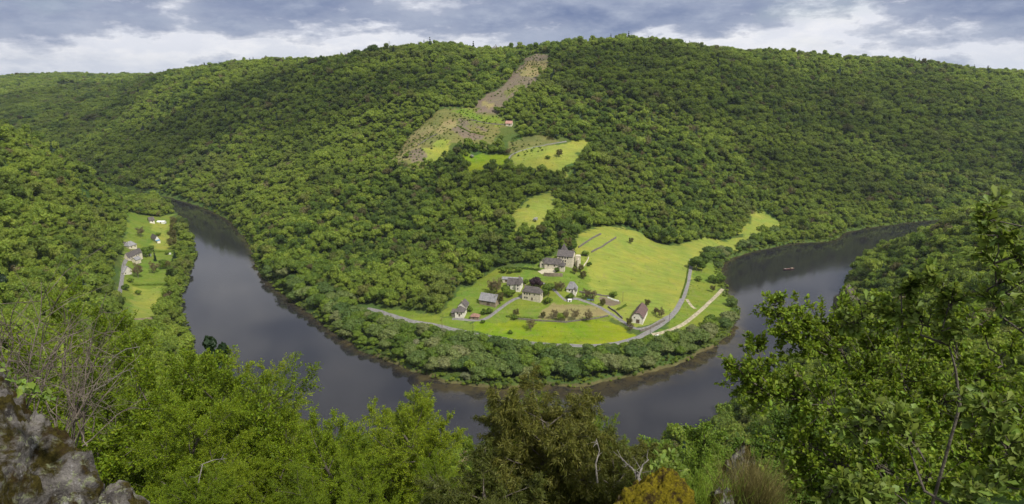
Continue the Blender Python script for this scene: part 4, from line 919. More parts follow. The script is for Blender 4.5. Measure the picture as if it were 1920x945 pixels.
o, L, Wd = site('manor_house', 'old stone manor with steep slate roofs, turrets and a ruined tower up the slope', (1044.4, 497), (1073, 503.5), (1080.7, 495.5), 'manor', HG)
block(o, L, Wd, 8.0, 3.4, M['stone'], M['slate'], 'gable', wins=[('f', L*k, 5.9, .8, 1.4) for k in (.18, .34, .52, .68)]+[('f', L*k, 3.3, .8, 1.4) for k in (.40, .54)]+[('f', L*.54, .9, .8, 1.3), ('r', 2.5, 5.6, .7, 1.2)], chim=[(L-.8, Wd*.5, 1.0, .9)])
block(o, 5.2, 5.2, 9.6, 6.4, M['stone'], M['slate'], 'hip', oy=Wd-4.2, ox=.8, hip=.5, wins=[('l', 2.5, 7, .7, 1.2)])
block(o, 3.6, 3.6, 7.4, 0, M['stone'], M['slate'], 'none', ox=L+1.2, oy=Wd*.55, wins=[('r', 1.8, 4.8, .7, 1.2)])
block(o, 1.0, 6.0, 5.2, 0, M['stone'], M['slate'], 'none', ox=L+3.4, oy=Wd*.2)
block(o, 12.5, 6.5, 3.2, 3.6, M['stone'], M['slate'], 'gable', ox=-8.5, oy=-7.6, wins=[('f', 3, 1, .8, 1.3), ('f', 8, 1, .8, 1.3), ('l', 3, 2.6, .8, 1.2)], chim=[(10.8, 3.2, .6, .8)], base=-4)
block(o, 4.0, 4.0, 2.8, 2.6, M['stone'], M['slate'], 'gable', ox=-12.6, oy=-6.4, axis='y', wins=[('f', 2, 1, .9, 1.3)], base=-4)
block(o, 3.7, 3.7, 3.2, 4.2, M['stone'], M['slate'], 'hip', ox=4.6, oy=-11.6, hip=.5, wins=[('f', 1.8, 1.6, .6, .9)], base=-4)
o, L, Wd = site('pyramid_roofed_house', 'low house with a tall grey pyramid roof above the lane bend', (1062, 548), (1081, 553), (1086.5, 547), group=HG)
block(o, L, Wd, 2.6, 5.0, M['white'], M['paleslate'], 'hip', hip=.46, wins=[('f', L*.3, .9, .8, 1.1), ('r', Wd*.5, .9, .8, 1.1)], door=('f', L*.6, .05, 1.0, 2.0))
block(o, L*.3, 3.2, 2.4, 1.9, M['white'], M['slate'], 'gable', ox=L*.68, oy=-3.0, axis='y')
o, L, Wd = site('long_barn', 'long barn with a dark brown roof and pale walls beside the road junction', (1184, 606.3), (1205, 609.8), (1212, 590.5), 'barn', HG)
block(o, L, Wd, 4.3, 5.0, M['white'], M['brownroof'], 'halfhip', wins=[('r', 5, 2.2, .6, .8), ('r', 12, 2.2, .6, .8), ('f', L*.24, 3.4, .6, .8)], door=('f', L*.55, .05, 2.2, 2.6))
o, L, Wd = site('hut', 'tiny pale hut under a brown shrub in the meadow by the barn', (1227.5, 585), (1232, 585.3), (1233, 583.5), 'hut', HG)
block(o, L, Wd, 1.7, .6, M['stone'], M['rustroof'], 'gable', door=('f', L*.5, .05, .8, 1.3), ov=.2)
o, L, Wd = site('hill_barn', 'small stone barn with a pink tiled roof high on the hill', (948, 236.5), (959.5, 237.5), (961.5, 234.8), 'barn')
block(o, L, Wd, 2.4, 2.6, M['stone'], M['pinkroof'], 'gable', wins=[('f', L*.3, 1, .7, .9)], door=('f', L*.6, .05, 1.4, 1.8))
LG = 'houses of the left bank hamlet'
o, L, Wd = site('paired_house', 'double house with dark purple-grey roofs, largest of the left bank hamlet', (241, 489), (269, 488.5), (270, 484.6), group=LG)
block(o, L*.47, Wd, 4.2, 4.0, M['stone'], M['slate'], 'gable', wins=[('f', 2, 2.5, .8, 1.2), ('f', 4.6, 2.5, .8, 1.2)], ov=.2)
block(o, L*.5, Wd, 4.6, 4.0, M['stone'], M['slate'], 'gable', ox=L*.5, oy=.3, wins=[('f', 2, 2.6, .8, 1.2), ('f', 4.8, 2.6, .8, 1.2)], ov=.2, chim=[(.3, 4, .8, .9)])
block(o, 6, 4.5, 2.2, 2, M['stone'], M['paleslate'], 'gable', ox=1, oy=-7)
o, L, Wd = site('hipped_house', 'grey hipped roof house behind the paired dark roofs', (242, 466.5), (257.5, 467.5), (259, 464), group=LG)
block(o, L, Wd, 3.2, 3.8, M['stone'], M['paleslate'], 'hip', hip=.4, wins=[('f', 3, 1, .8, 1.2), ('f', 7, 1, .8, 1.2)])
o, L, Wd = site('lane_house', 'house with a bright pale roof end beside the left bank lane', (233, 516), (248, 514.5), (249, 511.5), group=LG)
block(o, L, Wd, 3.0, 4.2, M['white'], M['paleslate'], 'gable', wins=[('f', 2, 1, .8, 1.1)], axis='y')
o, L, Wd = site('cottage', 'narrow white cottage with a glazed blue-grey porch on the far garden lawn', (283.5, 449), (294, 456), (299, 454.6), 'cottage', LG)
block(o, L*.8, Wd, 3.0, 3.2, M['white'], M['slate'], 'gable', wins=[('f', 3, 1, .8, 1.2), ('f', 7, 1, .8, 1.2)])
block(o, L*.25, Wd*.8, 1.8, .5, M['white'], M['bluepaint'], 'lean', ox=L*.81, oy=.3)
o, L, Wd = site('far_house', 'dark roofed house farthest back in the left bank hamlet', (281, 418.5), (290.5, 420), (293, 418), group=LG)
block(o, L, Wd, 3.0, 3.6, M['white'], M['slate'], 'gable', wins=[('f', 3, 1, .8, 1.2), ('r', Wd*.5, 1, .8, 1.2)])
def small(name, label, cat, u, v, dims, wm, rm, roof='gable', rz=0, hr=.5, grp=None, ov=.15, door=True):
    p = ground(u, v); o = thing(name, label, cat, (p[0], p[1], p[2]+.1), R(rz), grp)
    block(o, dims[0], dims[1], dims[2], hr, wm, rm, roof, ox=-dims[0]/2, oy=-dims[1]/2, ov=ov, base=-.6, door=('f', dims[0]/2, .05, min(.9, dims[0]*.4), dims[2]*.8) if door else None); return o
small('garden_tent', 'long white garden tent on the lawn beside the farthest left house', 'tent', 303, 418.5, (9, 4.5, 1.9), M['whitepaint'], M['whitepaint'], hr=.9, grp=LG)
small('garden_shed', 'white shed at the wood edge left of the hipped roof house', 'shed', 235, 459.5, (3, 3, 2.4), M['whitepaint'], M['slate'], grp=LG, hr=.9)
small('garden_shed', 'little white shed beside the near garden field and the blossom bush', 'shed', 297.5, 578, (2.0, 2.2, 2.0), M['whitepaint'], M['paleslate'], grp=LG, hr=.5)
small('garden_shed', 'low white shed on the grass by the row of brown trees', 'shed', 317, 477, (3.6, 1.6, 1.0), M['whitepaint'], M['whitepaint'], grp=LG, hr=.3, door=False)
small('greenhouse', 'small white greenhouse on the terrace below the pyramid roof', 'greenhouse', 1068, 565.5, (2.6, 1.8, 1.3), M['whitepaint'], M['whitepaint'], grp=HG, hr=.5)
small('garden_shed', 'small white shed in the garden between cypress and dark round tree', 'shed', 281.5, 481, (1.8, 1.8, 1.9), M['whitepaint'], M['paleslate'], grp=LG, hr=.4)
small('stone_shelter', 'dark open stone shelter beside the drive right of the manor', 'shelter', 1096.5, 479.5, (4.5, 3, 1.9), M['darkstone'], M['darkstone'], grp=HG, hr=.8, rz=10)
# pool cover, tarpaulin, plot edge
p = ground(1107, 563.5); o = thing('water_trough', 'long blue covered trough beside the lane above the orchard', 'trough', tuple(p), R(-12)); mb = MBx(); mb.box((-2.6, -.6, -.3), (2.6, .6, .55)); mb.build('tank', M['frame'], o); mb = MBx(); mb.hexa([(-2.7, -.7, .55), (2.7, -.7, .55), (2.7, .7, .55), (-2.7, .7, .55), (-2.5, -.2, .8), (2.5, -.2, .8), (2.5, .2, .8), (-2.5, .2, .8)]); mb.build('cover', M['bluepaint'], o)
# ------------------------------------------------------------------ walls, hedges
def strip_wall(name, label, cat, P, h, w, mat, group=None, rag=.25, below=.6):
    W_ = resample(np.array([ground(u, v)[:2] for u, v in P]), 1.2); d = unit(np.gradient(W_, axis=0)); q = np.stack([-d[:, 1], d[:, 0]], 1); r_ = np.random.default_rng(len(P)*7+int(P[0][0]))
    V = []; F = []
    for (x, y), n_ in zip(W_, q):
        hh = h*(1+r_.uniform(-rag, rag)); zz = h1(x, y)
        for s, z in ((-1, -below), (-.8, hh), (.8, hh), (1, -below)): V.append((x+n_[0]*s*w/2, y+n_[1]*s*w/2, zz+z))
    k = 4
    for i in range(len(W_)-1):
        for j in range(3): a = i*k+j; F.append((a, a+1, a+k+1, a+k))
    F.append((0, 1, 2, 3)); e = (len(W_)-1)*k; F.append((e+3, e+2, e+1, e)); return tag(link(name, mk_mesh(name, V, F, mat)), label, cat, group)
WG = 'dry stone walls of the hamlet'
strip_wall('stone_wall', 'dark retaining wall in the fork between barn lane and river road', 'wall', [(1200, 622.5), (1215, 619), (1232, 610), (1246, 601.5)], 1.5, .9, M['darkstone'], WG)
strip_wall('stone_wall', 'stone wall along the upper side of the lane towards the long barn', 'wall', [(1140, 577), (1155, 587), (1167, 598)], 1.2, .6, M['darkstone'], WG)
strip_wall('stone_wall', 'long low wall above the blue covered trough', 'wall', [(1086, 548), (1110, 552), (1142, 557)], 1.1, .6, M['darkstone'], WG)
strip_wall('stone_wall', 'left one of two dark walls climbing the meadow above the manor', 'wall', [(1085, 465), (1105, 452), (1127, 440)], 1.3, .8, M['darkstone'], WG)
strip_wall('stone_wall', 'right one of two dark walls climbing the meadow above the manor', 'wall', [(1109, 475), (1130, 464), (1155, 447)], 1.3, .8, M['darkstone'], WG)
strip_wall('stone_wall', 'brown terrace wall holding the manor courtyard', 'wall', [(1020, 517), (1038, 518.5), (1055, 519)], 2.6, .8, M['brownstone'], WG, rag=.05)
strip_wall('stone_wall', 'crooked wall beside the drive between manor and pale meadow', 'wall', [(1086, 505), (1094, 500), (1101, 491), (1104, 483)], 1.0, .6, M['stone'], WG)
strip_wall('stone_wall', 'white edged low wall on the upper side of the vegetable plot', 'wall', [(1139, 559.5), (1150, 562.5), (1160, 566)], .7, .6, M['whitepaint'], WG, rag=.05)
strip_wall('stone_wall', 'low grassy wall between orchard and buttercup meadow', 'wall', [(960, 598), (1000, 602), (1060, 605), (1110, 600), (1140, 593)], .9, .8, M['darkstone'], WG)
strip_wall('stone_wall', 'wall with a gate gap across the near left bank fields', 'wall', [(252, 600), (275, 599), (297, 598)], .9, .7, M['brownstone'], LG)
strip_wall('stone_wall', 'thin dark field wall crossing the high green clearing', 'wall', [(880, 226), (905, 231), (945, 234)], 1.0, .8, M['darkstone'], 'field walls on the hill')
strip_wall('stone_wall', 'curved dark field wall on the lower part of the brown clearing', 'wall', [(783, 274), (800, 262), (820, 252)], 1.0, .8, M['darkstone'], 'field walls on the hill')
def hedge(label, P, h, w, seed, group='hedges about the hamlet', mat='oak'):
    r_ = np.random.default_rng(seed); W_ = resample(np.array([ground(u, v)[:2] for u, v in P]), .5); VV = []; FF = []; off = 0; LV = []
    n = len(W_)*26; i = r_.integers(0, len(W_), n); p = W_[i]; d = unit(r_.normal(0, 1, (n, 3))); d[:, 2] = np.abs(d[:, 2]); P3 = np.stack([p[:, 0], p[:, 1], H(p[:, 0], p[:, 1])], 1)+d*np.array([w/2, w/2, h])*r_.uniform(.75, 1.1, (n, 1))*(.75+.5*vnoise(i*.12, i*0+seed, 3))[:, None]
    V, F = cards(r_, P3, d, .5); return tag(link('hedge', mk_mesh('hedge', V, F, M[mat], attr={'leaf': ('FACE', np.repeat(r_.uniform(0, 1, (n, 3)), 2, 0))})), label, 'hedge', group)
hedge('short dark hedge stub on the grass left of the long barn', [(1158, 582), (1166, 578), (1173, 574)], 1.6, 2, 1)
hedge('hedge along the upper edge of the manor terrace', [(935, 507), (960, 505), (990, 506), (1012, 508)], 1.8, 2, 2)
hedge('dark bank hedge under the farm lane field', [(950, 595), (975, 598), (1000, 600)], 1.4, 2.2, 3)
hedge('hedge bordering the near fields of the left bank', [(250, 536), (275, 535), (305, 534)], 1.3, 2, 4)
hedge('hedge across the left bank gardens below the far lawn', [(285, 473), (300, 473), (318, 473)], 1.6, 2.2, 5)
hedge('ragged hedge along the foot of the middle high pasture', [(905, 283), (930, 284), (955, 283)], 2.4, 4, 6)
hedge('hedge line on the top side of the far green pasture', [(960, 262), (985, 256), (1010, 254), (1040, 258)], 2.4, 4, 7)
hedge('overgrown hedge on the left rim of the lower brown clearing', [(728, 308), (745, 311), (765, 312), (785, 308)], 2, 3, 8)
hedge('broken hedge across the brown clearing', [(858, 236), (880, 248), (905, 253)], 1.2, 2, 9)
hedge('hedge beside the river road right of the barn', [(1291, 500), (1286, 530), (1276, 560)], .9, 1.2, 10)
# ------------------------------------------------------------------ poles, sign, car, boats
pg = 'wooden utility poles'
def pole(u, v, h, lb):
    p = ground(u, v); o = thing('utility_pole', lb, 'pole', tuple(p), R(20), pg); mb = MBx(); mb.cyl((0, 0, -.5), .14, h+.5, 8, r2=.09); mb.build('post', M['wood'], o)
    mb = MBx(); mb.box((-.7, -.06, h-.5), (.7, .06, h-.38)); mb.build('crossarm', M['wood'], o)
    for x in (-.6, 0, .6): mb = MBx(); mb.cyl((x, 0, h-.38), .05, .16, 6); mb.build('insulator', M['whitepaint'], o)
pole(1167.5, 566, 8, 'utility pole standing alone in the pale meadow above the barn'); pole(1218.5, 633, 7, 'utility pole on the river side of the road junction'); pole(887, 628, 8.5, 'utility pole beside the white roadside sign'); pole(1254.5, 607, 7, 'utility pole at the upper edge of the river road'); pole(829, 616, 8, 'utility pole in the verge left of the lane fork')
pole(232, 500, 8, 'utility pole beside the left bank lane')
p = ground(885.5, 631); o = thing('roadside_sign', 'blank white information panel on two posts beside the river road', 'sign', tuple(p), R(5)); mb = MBx(); mb.box((-1.0, -.05, .5), (1.0, .05, 2.5)); mb.build('panel', M['whitepaint'], o)
for x in (-.8, .8): mb = MBx(); mb.cyl((x, .09, -.3), .05, 2.8, 6); mb.build('post', M['steel'], o)
p = ridge(731); o = thing('lattice_mast', 'thin lattice mast standing on the skyline of the left ridge', 'mast', tuple(p)); mb = MBx(); hm = 21
for sx, sy in ((1, 1), (1, -1), (-1, 1), (-1, -1)): mb.hexa([(sx*1.2-.1, sy*1.2-.1, 0), (sx*1.2+.1, sy*1.2-.1, 0), (sx*1.2+.1, sy*1.2+.1, 0), (sx*1.2-.1, sy*1.2+.1, 0), (sx*.3-.06, sy*.3-.06, hm), (sx*.3+.06, sy*.3-.06, hm), (sx*.3+.06, sy*.3+.06, hm), (sx*.3-.06, sy*.3+.06, hm)])
for z in range(3, hm, 3): w_ = 1.2-.9*z/hm; mb.box((-w_, -w_, z), (w_, w_, z+.12))
mb.build('tower', M['steel'], o); mb = MBx(); mb.box((-2.4, -.1, hm-3), (2.4, .1, hm-2.8)); mb.box((-1.8, -.1, hm-1), (1.8, .1, hm-.8)); mb.build('crossarm', M['steel'], o)
def car(u, v, rz, lb, paint):
    p = ground(u, v); o = thing('parked_car', lb, 'car', (p[0], p[1], p[2]+.05), R(rz)); mb = MBx()
    S = [(-2.15, .45, .75, .72), (-2.0, .35, .95, .82), (-.9, .30, 1.0, .86), (1.0, .30, 1.0, .86), (1.9, .32, .9, .82), (2.15, .42, .72, .7)]
    for a, b in zip(S[:-1], S[1:]): mb.hexa([(a[0], -a[3], a[1]), (b[0], -b[3], b[1]), (b[0], b[3], b[1]), (a[0], a[3], a[1]), (a[0], -a[3], a[2]), (b[0], -b[3], b[2]), (b[0], b[3], b[2]), (a[0], a[3], a[2])])
    mb.build('body', paint, o); mb = MBx(); mb.hexa([(-1.7, -.8, .97), (.95, -.8, .97), (.95, .8, .97), (-1.7, .8, .97), (-1.3, -.66, 1.42), (.25, -.66, 1.42), (.25, .66, 1.42), (-1.3, .66, 1.42)]); mb.build('window', M['glassy'], o)
    mb = MBx(); mb.hexa([(-1.32, -.68, 1.42), (.27, -.68, 1.42), (.27, .68, 1.42), (-1.32, .68, 1.42), (-1.2, -.58, 1.5), (.15, -.58, 1.5), (.15, .58, 1.5), (-1.2, .58, 1.5)]); mb.build('roof', paint, o)
    for x in (-1.35, 1.35):
        for y in (-.88, .70): mb = MBx(); mb.cyl((x, y, .32), .32, .18, 12, 'y'); mb.build('wheel', M['rubber'], o)
    return o
car(1235, 633, -25, 'white car parked beside the junction of road and dirt track', M['whitepaint'])
p = ground(1243.5, 635); o = thing('car_trailer', 'flat pale trailer standing behind the white parked car', 'trailer', (p[0], p[1], p[2]), R(-8)); mb = MBx(); mb.box((-2.2, -.8, .45), (2.2, .8, .9)); mb.build('bed', M['whitepaint'], o)
mb = MBx(); mb.box((-3.3, -.05, .45), (-2.2, .05, .55)); mb.build('drawbar', M['steel'], o)
for y in (-.98, .82): mb = MBx(); mb.cyl((0, y, .3), .3, .16, 12, 'y'); mb.build('wheel', M['rubber'], o)
def hull(mb, L, B, D, sheer=.5, n=12, mi=0):
    rows = []
    for i in range(n+1):
        t = -1+2*i/n; x = t*L/2; w = B/2*(1-abs(t)**2.6)**.5 if abs(t) < 1 else .02; w = max(w, .12); z = D+sheer*t*t*t*t; k = .35*(abs(t)**3)
        rows.append([(x, -w, z), (x*.97, -w*.7, -.15+k), (x*.97, w*.7, -.15+k), (x, w, z), (x, w-.12 if w > .2 else w*.5, z), (x*.97, w*.6, .1+k), (x*.97, -w*.6, .1+k), (x, -w+.12 if w > .2 else -w*.5, z)])
    b = len(mb.V)
    for rw in rows: mb.V += rw
    for i in range(n):
        for j in range(8): a = b+i*8+j; c = b+i*8+(j+1) % 8; mb.F.append((a, c, c+8, a+8)); mb.mi.append(mi)
    for e in (0, n): mb.F.append(tuple(b+e*8+j for j in range(8))); mb.mi.append(mi)
p = at_z(1479, 505, 0); q = at_z(1490, 503.2, 0)-at_z(1468, 507.3, 0)
o = thing('river_boat', 'flat wooden tour boat with a red-brown hull and pale decks on open water', 'boat', (p[0], p[1], 0), math.atan2(q[1], q[0])*.45)
mb = MBx(); hull(mb, 11.5, 2.6, .75, .65); mb.build('hull', M['boathull'], o)
mb = MBx(); mb.hexa([(2.0, -1.0, .6), (4.6, -.7, .7), (4.6, .7, .7), (2.0, 1.0, .6), (2.1, -.9, 1.35), (4.3, -.55, 1.35), (4.3, .55, 1.35), (2.1, .9, 1.35)]); mb.build('cabin', M['brownstone'], o)
mb = MBx(); mb.hexa([(-5.2, -.5, .85), (-3.2, -.95, .72), (-3.2, .95, .72), (-5.2, .5, .85), (-5.2, -.45, 1.0), (-3.2, -.9, .9), (-3.2, .9, .9), (-5.2, .45, 1.0)]); mb.build('foredeck', M['frame'], o)
for x in (-2.2, -1.2, -.2, .8): mb = MBx(); mb.box((x-.18, -1.05, .42), (x+.18, 1.05, .52)); mb.build('bench', M['rustroof'], o)
mb = MBx(); mb.cyl((5.2, .1, .5), .04, 1.4, 6); mb.build('steering_oar', M['wood'], o)
p = at_z(352, 452, 0); o = thing('rowing_boat', 'small white boat lying at the left bank under the trees', 'boat', (p[0]+1.5, p[1], 0), R(70)); mb = MBx(); hull(mb, 5, 1.6, .45, .3, 8); mb.build('hull', M['whitepaint'], o)
for x in (-.9, .7): mb = MBx(); mb.box((x-.14, -.6, .25), (x+.14, .6, .32)); mb.build('bench', M['wood'], o)
# ------------------------------------------------------------------ near trees on the cliff slope
def leaf_shape(kindl):
    if kindl == 'oak':   # half outlines of a lobed leaf, length 1
        out = [(0, 0), (.22, .07), (.30, .19), (.42, .12), (.52, .27), (.62, .16), (.74, .28), (.84, .15), (1.0, .0)]
    elif kindl == 'ivy': out = [(0, 0), (.05, .35), (.30, .30), (.45, .42), (.62, .20), (1, 0)]
    else: out = [(0, 0), (.35, .26), (.75, .2), (1, 0)]
    up = [(x, y) for x, y in out[1:-1]]; P = [(0, 0)]+up+[(1, 0)]+[(x, -y) for x, y in up[::-1]]
    return np.array(P), len(up)
def leaves_mesh(name, r, P, D, size, shape, mat, fold=.25, szvar=.35):
    """one real outlined leaf per point P, blade along D"""
    S, nu = leaf_shape(shape); n = len(P); D = unit(D); up = unit(np.array([0, 0, 1.0])+r.normal(0, .55, (n, 3))); sd = unit(np.cross(D, up)); nm = np.cross(sd, D)
    s = size*(1+r.uniform(-szvar, szvar, (n, 1, 1))); droop = r.uniform(-.25, .1, (n, 1, 1))
    X = S[None, :, 0, None]; Y = S[None, :, 1, None]
    V = P[:, None]+s*(D[:, None]*X+sd[:, None]*Y+nm[:, None]*(np.abs(Y)*fold+droop*X*X))
    k = len(S); i = np.arange(n)[:, None]*k; F = []
    tip = nu+1
    tris = [(0, j, j+1) for j in range(1, tip)]+[(0, tip+j, tip+j+1) for j in range(0, k-tip-1)]
    tr = np.array(tris); F = (i[:, :, None]+tr[None]).reshape(-1, 3)
    lv = np.repeat(r.uniform(0, 1, (n, 3)), len(tr), 0)
    return mk_mesh(name, V.reshape(-1, 3), F, mat, attr={'leaf': ('FACE', lv)})
FC = dict(wig=.13, up=(.03, .06, .08, .08, .05), k=(8, 6, 4, 3, 3), n=(20, 9, 7, 4), t0=(.25, .18, .15, .1), ang=(50, 46, 45, 45), ratio=(.34, .50, .45, .5), rr=.42, trunk=.92)
def fresh_tree(seed, h, per=46, size=.085, mat='fresh', cfg=FC):
    (V, F), tips, r = skel(seed, h, h*.013, cfg, 3); tr = mk_mesh('limbs', V, F, M['bark'], smooth=True)
    P = []; D = []
    for pts, d in tips:
        k = r.uniform(0, len(pts)-1, per); a = k.astype(int).clip(0, len(pts)-2); q = pts[a]+(pts[a+1]-pts[a])*(k-a)[:, None]; P.append(q+r.normal(0, .055, q.shape)); D.append(unit(pts[a+1]-pts[a])+r.normal(0, .7, q.shape))
    P = np.vstack(P); D = np.vstack(D); return tr, leaves_mesh('leaves', r, P, D, size, 'plain', M[mat]), V[:, 2].max()
NT_ = [fresh_tree(300+i, h) for i, h in enumerate((14, 12, 13))]
print('fresh leaves', [len(t[1].polygons) for t in NT_])
JC = dict(wig=.06, up=(.0, -.02, -.10, -.16, 0), k=(7, 5, 3, 3, 3), n=(44, 11, 6, 3), t0=(.06, .15, .1, .1), ang=(62, 50, 50, 40), ratio=(.36, .42, .36, .5), rr=.35, trunk=1.0)
def juniper_tree(seed, h, mat='juniper'):
    cfg = dict(JC); (V, F), tips, r = skel(seed, h, h*.02, cfg, 3); tr = mk_mesh('limbs', V, F, M['bark'], smooth=True); P = []; D = []
    for pts, d in tips:
        per = 44; k = r.uniform(0, len(pts)-1, per); a = k.astype(int).clip(0, len(pts)-2); q = pts[a]+(pts[a+1]-pts[a])*(k-a)[:, None]; P.append(q+r.normal(0, .045, q.shape)); D.append(unit(pts[a+1]-pts[a])+r.normal(0, .65, q.shape)+np.array([0, 0, -.45]))
    P = np.vstack(P); D = np.vstack(D); n = len(P); D = unit(D); s = .06*r.uniform(.6, 1.5, (n, 1)); sd = unit(np.cross(D, r.normal(0, 1, (n, 3))))
    V2 = np.stack([P-sd*s*.2, P+sd*s*.2, P+D*s*1.6+sd*s*.05, P+D*s*1.6-sd*s*.05], 1).reshape(-1, 3); F2 = np.arange(n*4).reshape(n, 4)
    return tr, mk_mesh('sprays', V2, F2, M[mat], attr={'leaf': ('FACE', r.uniform(0, 1, (n, 3)))}), V[:, 2].max()
JT = [juniper_tree(320, 6.5), juniper_tree(321, 6)]
print('juniper', len(JT[0][1].polygons))
rfg = np.random.default_rng(5)
_lv = {}
def leaf_pts(me):
    if me.name not in _lv:
        a = np.empty(len(me.vertices)*3, np.float32); me.vertices.foreach_get('co', a); _lv[me.name] = a.reshape(-1, 3)[::11].astype(float)
    return _lv[me.name]
def near_tree(kd, u, v, y, lb, pool, ci=None, wide=1.0, sink=0.0, group='leafy trees on the slope below the viewpoint', name='young_tree', cat='tree', crown='foliage', hmax=99):
    """stands on the slope at distance y; its height is set so that the crown reaches as high as seen"""
    top = at_y(u, v, y); x = top[0]; gz = h1(x, y)-.2; tr, cr, hm = pool[rfg.integers(0, len(pool)) if ci is None else ci]; rz = rfg.uniform(0, 6.28); L = leaf_pts(cr); c_, s_ = math.cos(rz), math.sin(rz)
    lo, hi = .12, 3.0
    for _ in range(14):
        s = (lo+hi)/2; w = s*wide; X = x+w*(L[:, 0]*c_-L[:, 1]*s_); Y = y+w*(L[:, 0]*s_+L[:, 1]*c_); pv = project(np.stack([X, Y, gz+s*L[:, 2]], 1))[:, 1]
        if np.percentile(pv, .7) < v: hi = s
        else: lo = s
    o = thing(name, lb, cat, (x, y, gz), rz, group); o.scale = (s*wide, s*wide, s); link('trunk', tr, o); link(crown, cr, o); print(name, u, v, y, 'h %.1f s %.2f' % (s*hm, s)); return o
FG = [(215, 556, 24, 0, 'upright light green tree, highest of the leafy trees on the left slope'), (160, 640, 22, 1, 'leafy tree behind the dead broom bush'), (285, 625, 30, 2, 'leafy tree just below the near left bank fields'), (330, 668, 24, 0, 'round light green tree left of the two dark conifers'),
      (400, 672, 27, 1, 'light green tree in front of the two dark conifers'), (450, 676, 25, 2, 'slender light green tree right of the dark conifers'), (235, 735, 16, 1, 'dense green tree above the mossy boulder'), (505, 755, 28, 0, 'leafy tree where the slope first meets the river view'),
      (360, 800, 17, 2, 'darker leafy tree low on the left slope'), (575, 778, 26, 1, 'leafy tree with its tip against the left water'), (470, 830, 20, 0, 'leafy tree under the first river edge trees'), (640, 800, 25, 2, 'low leafy tree beneath the left water'),
      (712, 745, 22, 0, 'tall leafy tree with twin tips against the water'), (668, 778, 24, 1, 'thin leafy tree left of the twin tipped one'), (785, 772, 24, 2, 'leafy tree in the dip right of the twin tipped one'), (862, 735, 21, 1, 'tall leafy tree left of the brown juniper'), (925, 742, 24, 0, 'leafy tree touching the left side of the brown juniper'),
      (570, 870, 15, 2, 'leafy treetop near the bottom edge, left of centre'), (720, 850, 15, 1, 'leafy treetop below the twin tipped tree'), (830, 850, 16, 0, 'leafy treetop in front of the tall tree by the juniper'), (650, 905, 13, 0, 'lowest leafy treetop at the bottom edge, under the middle water'), (280, 880, 13, 1, 'leafy treetop right of the boulder at the bottom edge'), (430, 900, 13, 0, 'leafy treetop at the bottom edge with dead twigs'),
      (1090, 775, 26, 2, 'green tree directly right of the big juniper'), (1140, 792, 28, 0, 'green tree between the big juniper and the small ones'), (1020, 800, 28, 1, 'green tree mostly hidden behind the big juniper')]
for u, v, y, ci, lb in FG: near_tree('fresh', u, v, y, lb, NT_, ci, wide=1.0)
GB = [(1290, 838, 36), (1350, 808, 40), (1418, 775, 44), (1480, 790, 46), (1330, 870, 30), (1400, 835, 34), (1255, 870, 30), (1460, 850, 36), (1550, 800, 44), (1300, 905, 24)]
NG = [fresh_tree(340, 8, per=44, size=.085, mat='oak'), fresh_tree(341, 7.5, per=44, size=.085, mat='oak')]
gl = ['first', 'second', 'third', 'fourth', 'fifth', 'sixth', 'seventh', 'eighth', 'ninth', 'tenth']
for i, (u, v, y) in enumerate(sorted(GB)): near_tree('g', u, v, y, 'mid green tree on the spur left of the oak, %s from the left' % gl[i], NG, None, wide=1.25, group='mid green trees on the spur beside the oak', name='spur_tree')
JG = 'olive brown junipers at the cliff edge'
for u, v, y, ci, lb, w_ in ((988, 726, 11, 0, 'big olive-brown juniper with drooping sprays in the middle foreground', .9), (1062, 772, 12.5, 1, 'olive juniper leaning on the right side of the big one', .8), (1195, 838, 12, 0, 'small olive juniper behind the dead branches', .9), (1232, 842, 14, 1, 'small juniper next to the open water, rightmost of the group', .9), (1130, 850, 11, 1, 'low juniper between the big one and the dead branches', 1.0), (925, 850, 10, 0, 'low juniper in front of the big one on its left', 1.1)):
    near_tree('j', u, v, y, lb, JT, ci, wide=w_, group=JG, name='juniper_tree', cat='juniper', crown='sprays')
DF = [(trunk_mesh('spire_trunk', 330, 17, .25, .6, M['bark']), crown_mesh('spire', 331, M['fir'], rx=2.7, rz=8.2, zc=9.2, lobes=26, leaves=5200, size=.34, cone=True, core=.5), 17.4)]
for (u, v, y), lb in zip(((392, 636, 25), (416, 650, 26.5)), ('dark conifer rising against the water, left of its twin', 'dark conifer rising against the water, right of its twin')):
    near_tree('d', u, v, y, lb, DF, 0, wide=.72, group='dark conifers above the near shore', name='conifer_tree', cat='conifer', crown='crown')

